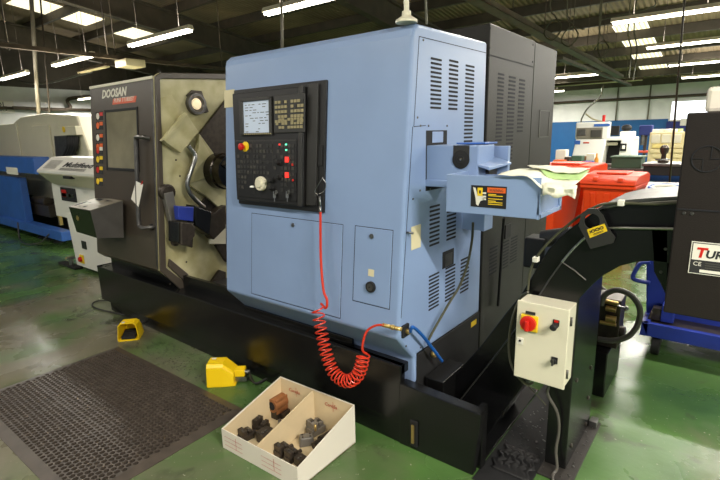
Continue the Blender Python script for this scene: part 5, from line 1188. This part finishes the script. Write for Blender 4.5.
# workbench band across the background
YW = 9.4
x0, z1 = at(553, 160, YW); x1, _ = at(700, 161, YW); z1 = .93
WB = thing('workbench', 'long grey workbench crossing behind the orange-red bins', 'workbench', ((x0+x1)/2, YW+.4, 0))
MB().box(x0, x1+.6, YW, YW+.8, z1-.05, z1).build('worktop', 'steel_dark', WB, .008)
MB().box(x0, x1+.6, YW+.05, YW+.1, .45, z1-.05).build('apron', 'hose_blue', WB, .005)
for xx in (x0+.05, (x0+x1)/2, x1+.5): MB().box(xx-.03, xx+.03, YW+.05, YW+.11, 0, z1-.05).build('leg', 'iron', WB)
# clutter standing on the bench (each separately)
random.seed(11)
def onbench(px, wpx, hpx, name, m_, label, cat, y=YW+.25, kind='box', z=z1):
    a, _ = at(px, 160, y); s_ = math.hypot(a, y)/FPX*1.12; w_ = wpx*s_; h_ = hpx*s_
    if kind == 'box':
        b = MB().box(a, a+w_, y, y+.22, z+.001, z+.001+h_); o = b.build(name, m_, None, .012)
    else:
        b = MB().lathe((a+w_/2, y+.1, z+.001), (0, 0, 1), [(0, w_/2), (h_*.6, w_/2), (h_*.78, w_*.2), (h_, w_*.18)], 14); o = b.build(name, m_)
    tag(o, label, cat); return o
onbench(555, 8, 14, 'plastic_tub', 'label_white', 'clear white tub on the bench right of the grey cabinet', 'tub', YW+.45)
onbench(553, 9, 7, 'orange_box', 'label_orange', 'bright orange box at the left end of the bench', 'box', YW+.1)
onbench(564, 4, 9, 'work_light', 'iron', 'dark clamp block beside the white tub', 'clamp')
onbench(571, 8, 10, 'green_hopper', 'crate_green', 'green metal hopper on the bench', 'hopper')
onbench(570, 8, 4, 'rag_heap', 'paper', 'white rag heap in front of the green hopper', 'rag', YW+.02)
onbench(583, 8, 6, 'blue_tray', 'blue_strong', 'blue grey tray full of parts on the bench', 'tray')
onbench(593, 3.2, 12, 'amber_bottle', mat('amber', (214, 140, 40), .3), 'amber spray bottle on the bench', 'bottle', kind='b')
onbench(600, 10, 4, 'steel_block', 'steel_dark', 'flat steel block on the bench behind the right bin', 'block')
onbench(577, 7, 9, 'cardboard_carton', 'wood', 'brown carton behind the blue tray', 'carton', YW+.52)
onbench(560, 6, 5, 'grey_vice', 'iron', 'small dark vice near the left bench end', 'vice', YW+.50)
onbench(586, 6, 11, 'white_carton', 'cream', 'cream carton behind the amber bottle', 'carton', YW+.52)
# green crate
YG = 8.6; x0, z1g = at(612, 157.5, YG); x1, z0g = at(640.5, 168, YG)
st_ = MB().box(x0-.05, x1+.05, YG-.02, YG+.5, 0, z0g-.01).build('grey_cabinet', 'steel_dark', None, .01); tag(st_, 'dull grey cabinet under the dark green crate', 'cabinet')
gc = thing('green_crate', 'dark green plastic crate behind the right orange-red bin', 'crate', ((x0+x1)/2, YG+.2, z0g))
b = MB(); b.box(x0, x1, YG, YG+.02, z0g-.008, z1g); b.box(x0, x1, YG+.4, YG+.42, z0g-.008, z1g); b.box(x0, x0+.02, YG, YG+.42, z0g-.008, z1g); b.box(x1-.02, x1, YG, YG+.42, z0g-.008, z1g); b.box(x0, x1, YG, YG+.42, z0g-.008, z0g+.01); b.build('shell', 'crate_green', gc, .006)
MB().box(x0-.02, x1+.02, YG-.02, YG+.44, z1g-.01, z1g+.02).build('crate_rim', 'crate_green', gc, .006)
# dark bench with vice right of the crate
YD = 8.2; x0, z1d = at(642, 163.5, YD); x1, z0d = at(690, 173, YD)
db = thing('dark_bench', 'dark steel bench between the green crate and the discharge head', 'workbench', ((x0+x1)/2, YD+.3, 0))
MB().box(x0, x1+.3, YD, YD+.6, z1d-.04, z1d).build('worktop', 'steel_dark', db, .006); MB().box(x0+.02, x1+.25, YD+.03, YD+.5, z0d-.05, z1d-.04).build('drawer_box', 'black_rough', db, .006)
for xx in (x0+.05, x1+.1): MB().box(xx, xx+.05, YD+.1, YD+.15, 0, z0d-.05).build('leg', 'red', db)
x, z = at(662.5, 163, YD+.2)
vc = thing('bench_vice', 'dark grey casting standing upright on the dark bench', 'vice', (x, YD+.25, z1d))
MB().lathe((x, YD+.25, z1d), (0, 0, 1), [(0, .07), (.03, .07), (.05, .035), (.12, .03), (.16, .055), (.22, .06), (.26, .03)], 16).build('body', 'iron', vc)
MB().cyl((x-.1, YD+.2, z1d+.05), (x+.1, YD+.2, z1d+.05), .012, 8).build('handle', 'steel', vc)
# grey low trolley and hoops right of the bins
x, z = at(672, 190, 6.6)
wt = thing('grey_trolley', 'low steel trolley with sloping top right of the orange-red bins', 'trolley', (x, 6.6, 0))
MB().hexa([(x-.30, 6.5, .84), (x+.5, 6.5, .84), (x+.5, 7.1, .95), (x-.30, 7.1, .95), (x-.30, 6.5, .87), (x+.5, 6.5, .87), (x+.5, 7.1, .98), (x-.30, 7.1, .98)]).build('top', 'steel_dark', wt, .005)
for sx_, sy_ in ((-.26, 6.55), (.46, 6.55), (-.26, 7.05), (.46, 7.05)): MB().box(x+sx_-.02, x+sx_+.02, sy_-.02, sy_+.02, 0, .88).build('leg', 'iron', wt)
x, z = at(660, 187, 6.3)
for i, (r, m_, l) in enumerate(((.16, 'hose_blue', 'blue hose ring lying on top of the coil right of the bins'), (.125, 'label_white', 'white hose ring lying inside the blue ring'))):
    b = MB(); b.tube([(x+r*math.cos(a), 6.75+r*math.sin(a)*.8, .925+r*math.sin(a)*.14+.02) for a in [2*PI*k_/20 for k_ in range(21)]], .018, 8, sub=1); o = b.build('hose_ring', m_); tag(o, l, 'hose')

# ------------------------------------------------------------------ overhead services
def overhead(pts_, r, m_, name, label, cat):
    o = MB().tube(pts_, r, 7).build(name, m_); tag(o, label, cat); return o
# cable tray toward the back at right
a = P(468, -2, 2, 3.35); c = P(640, 90, 2, 3.35)
a = npv([-2.85, 6.2, 3.35]); 
a = P(468, -2, 2, 3.3); c = P(644, 92, 2, 2.95)
cy_ = P(620, 78, 2, 3.1)
t = thing('cable_tray', 'long galvanised cable tray hung under the roof running to the back wall', 'cable tray', a)
b = MB(); d = (cy_-a)/np.linalg.norm(cy_-a); sd = npv([d[1], -d[0], 0]); sd /= np.linalg.norm(sd)
b.prism([a-sd*.09, a+sd*.09, cy_+sd*.09, cy_-sd*.09], (0, 0, .02)); b.prism([a-sd*.09, a-sd*.08, cy_-sd*.08, cy_-sd*.09], (0, 0, .08)); b.prism([a+sd*.08, a+sd*.09, cy_+sd*.09, cy_+sd*.08], (0, 0, .08)); b.build('tray_run', 'galv', t)
for f in (.15, .3, .45, .6, .75, .9):
    p = a*(1-f)+cy_*f; MB().cyl(p+npv([0, 0, .02]), (p[0], p[1], roof_z(p[1])-.05), .008, 6).build('hanger', 'rust', t)
b = MB(); random.seed(2)
for k in range(5):
    o_ = random.uniform(-.06, .06); b.tube([a*(1-f)+cy_*f+sd*o_+npv([0, 0, .04+random.uniform(0, .07)]) for f in (0, .1, .2, .3, .4, .5, .6, .7, .8, .9, 1)], .012, 6)
b.build('tray_cable', 'cable_olive', t)
a2 = P(557, 60, 2, 3.1); c2 = P(628, 86, 2, 3.1)
b = MB().prism([a2, a2+npv([.12, 0, 0]), c2+npv([.12, 0, 0]), c2], (0, 0, .06))
for f_ in (.1, .5, .9):
    p = a2*(1-f_)+c2*f_+npv([.06, 0, .05]); b.cyl(p, (p[0], p[1], roof_z(p[1])-.005), .008, 6)
o = b.build('trunking', 'galv'); tag(o, 'grey trunking run just right of the grey cabinet top', 'trunking')
for i, q in enumerate((((600, 25), (598, 50), (603, 62)), ((628, 30), (631, 50), (629, 78)), ((634, 28), (637, 50), (633, 80)), ((655, 0), (650, 8), (600, 20)))):
    p_0 = P(*q[0], 1, 12+i*.8)
    overhead([(p_0[0], p_0[1], roof_z(p_0[1])-.005)]+[P(*p_, 1, 12+i*.8) for p_ in q], .015, 'cable_olive', 'drop_cable', ['looped cable under the tray near the first skylight', 'thin cable left of the pair below the skylights', 'thin cable right of the pair below the skylights', 'slack cable crossing near the top right lights'][i], 'cable')
overhead([P(603, 85, 1, 15), P(600, 97, 1, 14.6), P(588, 108, 1, 14), P(582, 118, 1, 13.6), P(581, 123, 1, 13.4)], .02, 'cable_olive', 'drop_cable', 'brown cable curving down to the white CNC machine head', 'cable')
overhead([P(586, 114, 1, 13.9), P(593, 119, 1, 13.7), P(602, 121.5, 1, 13.5)], .02, 'label_cream', 'drop_cable', 'short cream cable reaching the red beacon', 'cable')
for px, l in ((616.5, 'thin vertical conduit on the far wall left of the cream cupboard'), (648.5, 'thin vertical conduit on the far wall above the cream cupboard')):
    x, _ = at(px, 110, YB-.05); overhead([(x, YB-.05, 2.0), (x, YB-.05, 3.4)], .03, 'conduit', 'wall_conduit', l, 'conduit')
for px, y_, l in ((565, 9.5, 'knot of hanging cable above the grey cabinet'), (548, 8.8, 'thin looped wire beside the cable tray'), (597, 11.5, 'dark wire tangle hanging under the tray middle')):
    c_ = P(px, 30+(px-548)*.4, 1, y_); overhead([(c_[0], c_[1], roof_z(c_[1])-.005), c_+npv([.0, 0, .5]), c_+npv([.1, .05, .2]), c_+npv([.22, 0, 0]), c_+npv([.1, -.05, -.18]), c_+npv([-.06, 0, -.05]), c_+npv([.05, .05, .15]), c_+npv([.3, .1, .1])], .012, 'cable_olive', 'cable_loop', l, 'cable')
# vertical dark pole at right
x, _ = at(676, 60, 7.6); o = MB().cyl((at(673.5, 150, 7.6)[0], 7.6, .9), (at(677.5, 0, 7.6)[0], 7.6, roof_z(7.6)-.01), .013, 8).build('hanging_pole', 'iron'); tag(o, 'thin dark pole hanging from the roof in front of the cream cupboard', 'pole')
# left side services
x, _ = at(30, 30, 5.2)
o = MB().cyl(P(31, -5, 1, 5.0), P(39.5, 125, 1, 5.0), .05, 10).build('vertical_conduit', 'conduit'); tag(o, 'thick grey vertical pipe behind the cream machine', 'pipe')
o = MB().cyl(P(40, -5, 1, 4.9), P(51, 128, 1, 4.9), .02, 8).build('thin_conduit', 'iron'); tag(o, 'thin vertical rod beside the thick grey pipe', 'conduit')
o = MB().cyl(P(281.5, -3, 1, 3.4), P(282.5, 60, 1, 3.4), .013, 8).build('drop_pipe', 'conduit'); tag(o, 'thin grey pipe dropping behind the blue housing top', 'pipe')
b = MB().box(-9.95, -9.85, 2.2, 7.8, 3.20, 3.27)
for yy in (2.6, 4.9, 7.4): b.cyl((-9.9, yy, 3.27), (-9.9, yy, roof_z(yy)-.005), .012, 6)
o = b.build('lighting_trunking', 'rust'); tag(o, 'dark trunking rail running away under the left roof', 'trunking')
p = P(131, 65, 0, -9.9); o = MB().box(-10.05, -9.6, p[1]-.25, p[1]+.15, 3.06, 3.2).build('ballast_box', 'label_cream', None, .01); tag(o, 'yellowed box on the rail above the charcoal door', 'box')
for px, l in ((9, 'hanger rod at the far top left'), (108, 'hanger rod above the yellowed box')):
    a = P(px, 50 if px < 50 else 56, 2, 3.3); o = MB().cyl(a, (a[0], a[1], roof_z(a[1])-.1), .015, 6).build('hanger_rod', 'iron'); tag(o, l, 'rod')
a = P(60, 76, 0, -19); o = MB().tube([P(14, 79, 1, 7), P(40, 84, 1, 7), P(92, 72, 1, 7)], .03, 6).build('high_cable', 'conduit'); tag(o, 'slack cable strung below the left roof', 'cable')
p = P(82, 100, 0, XL+.3); o = MB().tube([(XL+.3, p[1]-2.5, 2.9), (XL+.3, p[1]-.6, 2.9), (XL+.3, p[1]-.5, 3.3), (XL+.3, p[1]+.9, 3.5)], .07, 8).build('wall_duct', 'rust'); tag(o, 'dark cranked pipe on the left wall beside the charcoal door', 'pipe')
# brass chips on the floor
random.seed(4)
b = MB()
for k in range(260):
    cx_, cy_2 = random.uniform(-3.75, -2.7), random.uniform(1.66, 1.9)
    s_ = random.uniform(.002, .005); a_ = random.uniform(0, PI); b.box(cx_-s_, cx_+s_, cy_2-s_*.5, cy_2+s_*.5, .0005, .003)
for k in range(160):
    cx_, cy_2 = random.uniform(-.82, -.46), random.uniform(2.14, 2.7)
    if cx_ < -.49 and cx_ > -.6 and cy_2 > 2.2: continue
    s_ = random.uniform(.002, .005); b.box(cx_-s_, cx_+s_, cy_2-s_*.5, cy_2+s_*.5, .0125, .016)
o = b.build('metal_swarf', 'steel'); tag(o, 'tiny bright metal chips scattered along the lathe base', 'metal chips'); o['kind'] = 'stuff'
for o in COL.objects:
    if 'wp' in o.keys(): del o['wp']
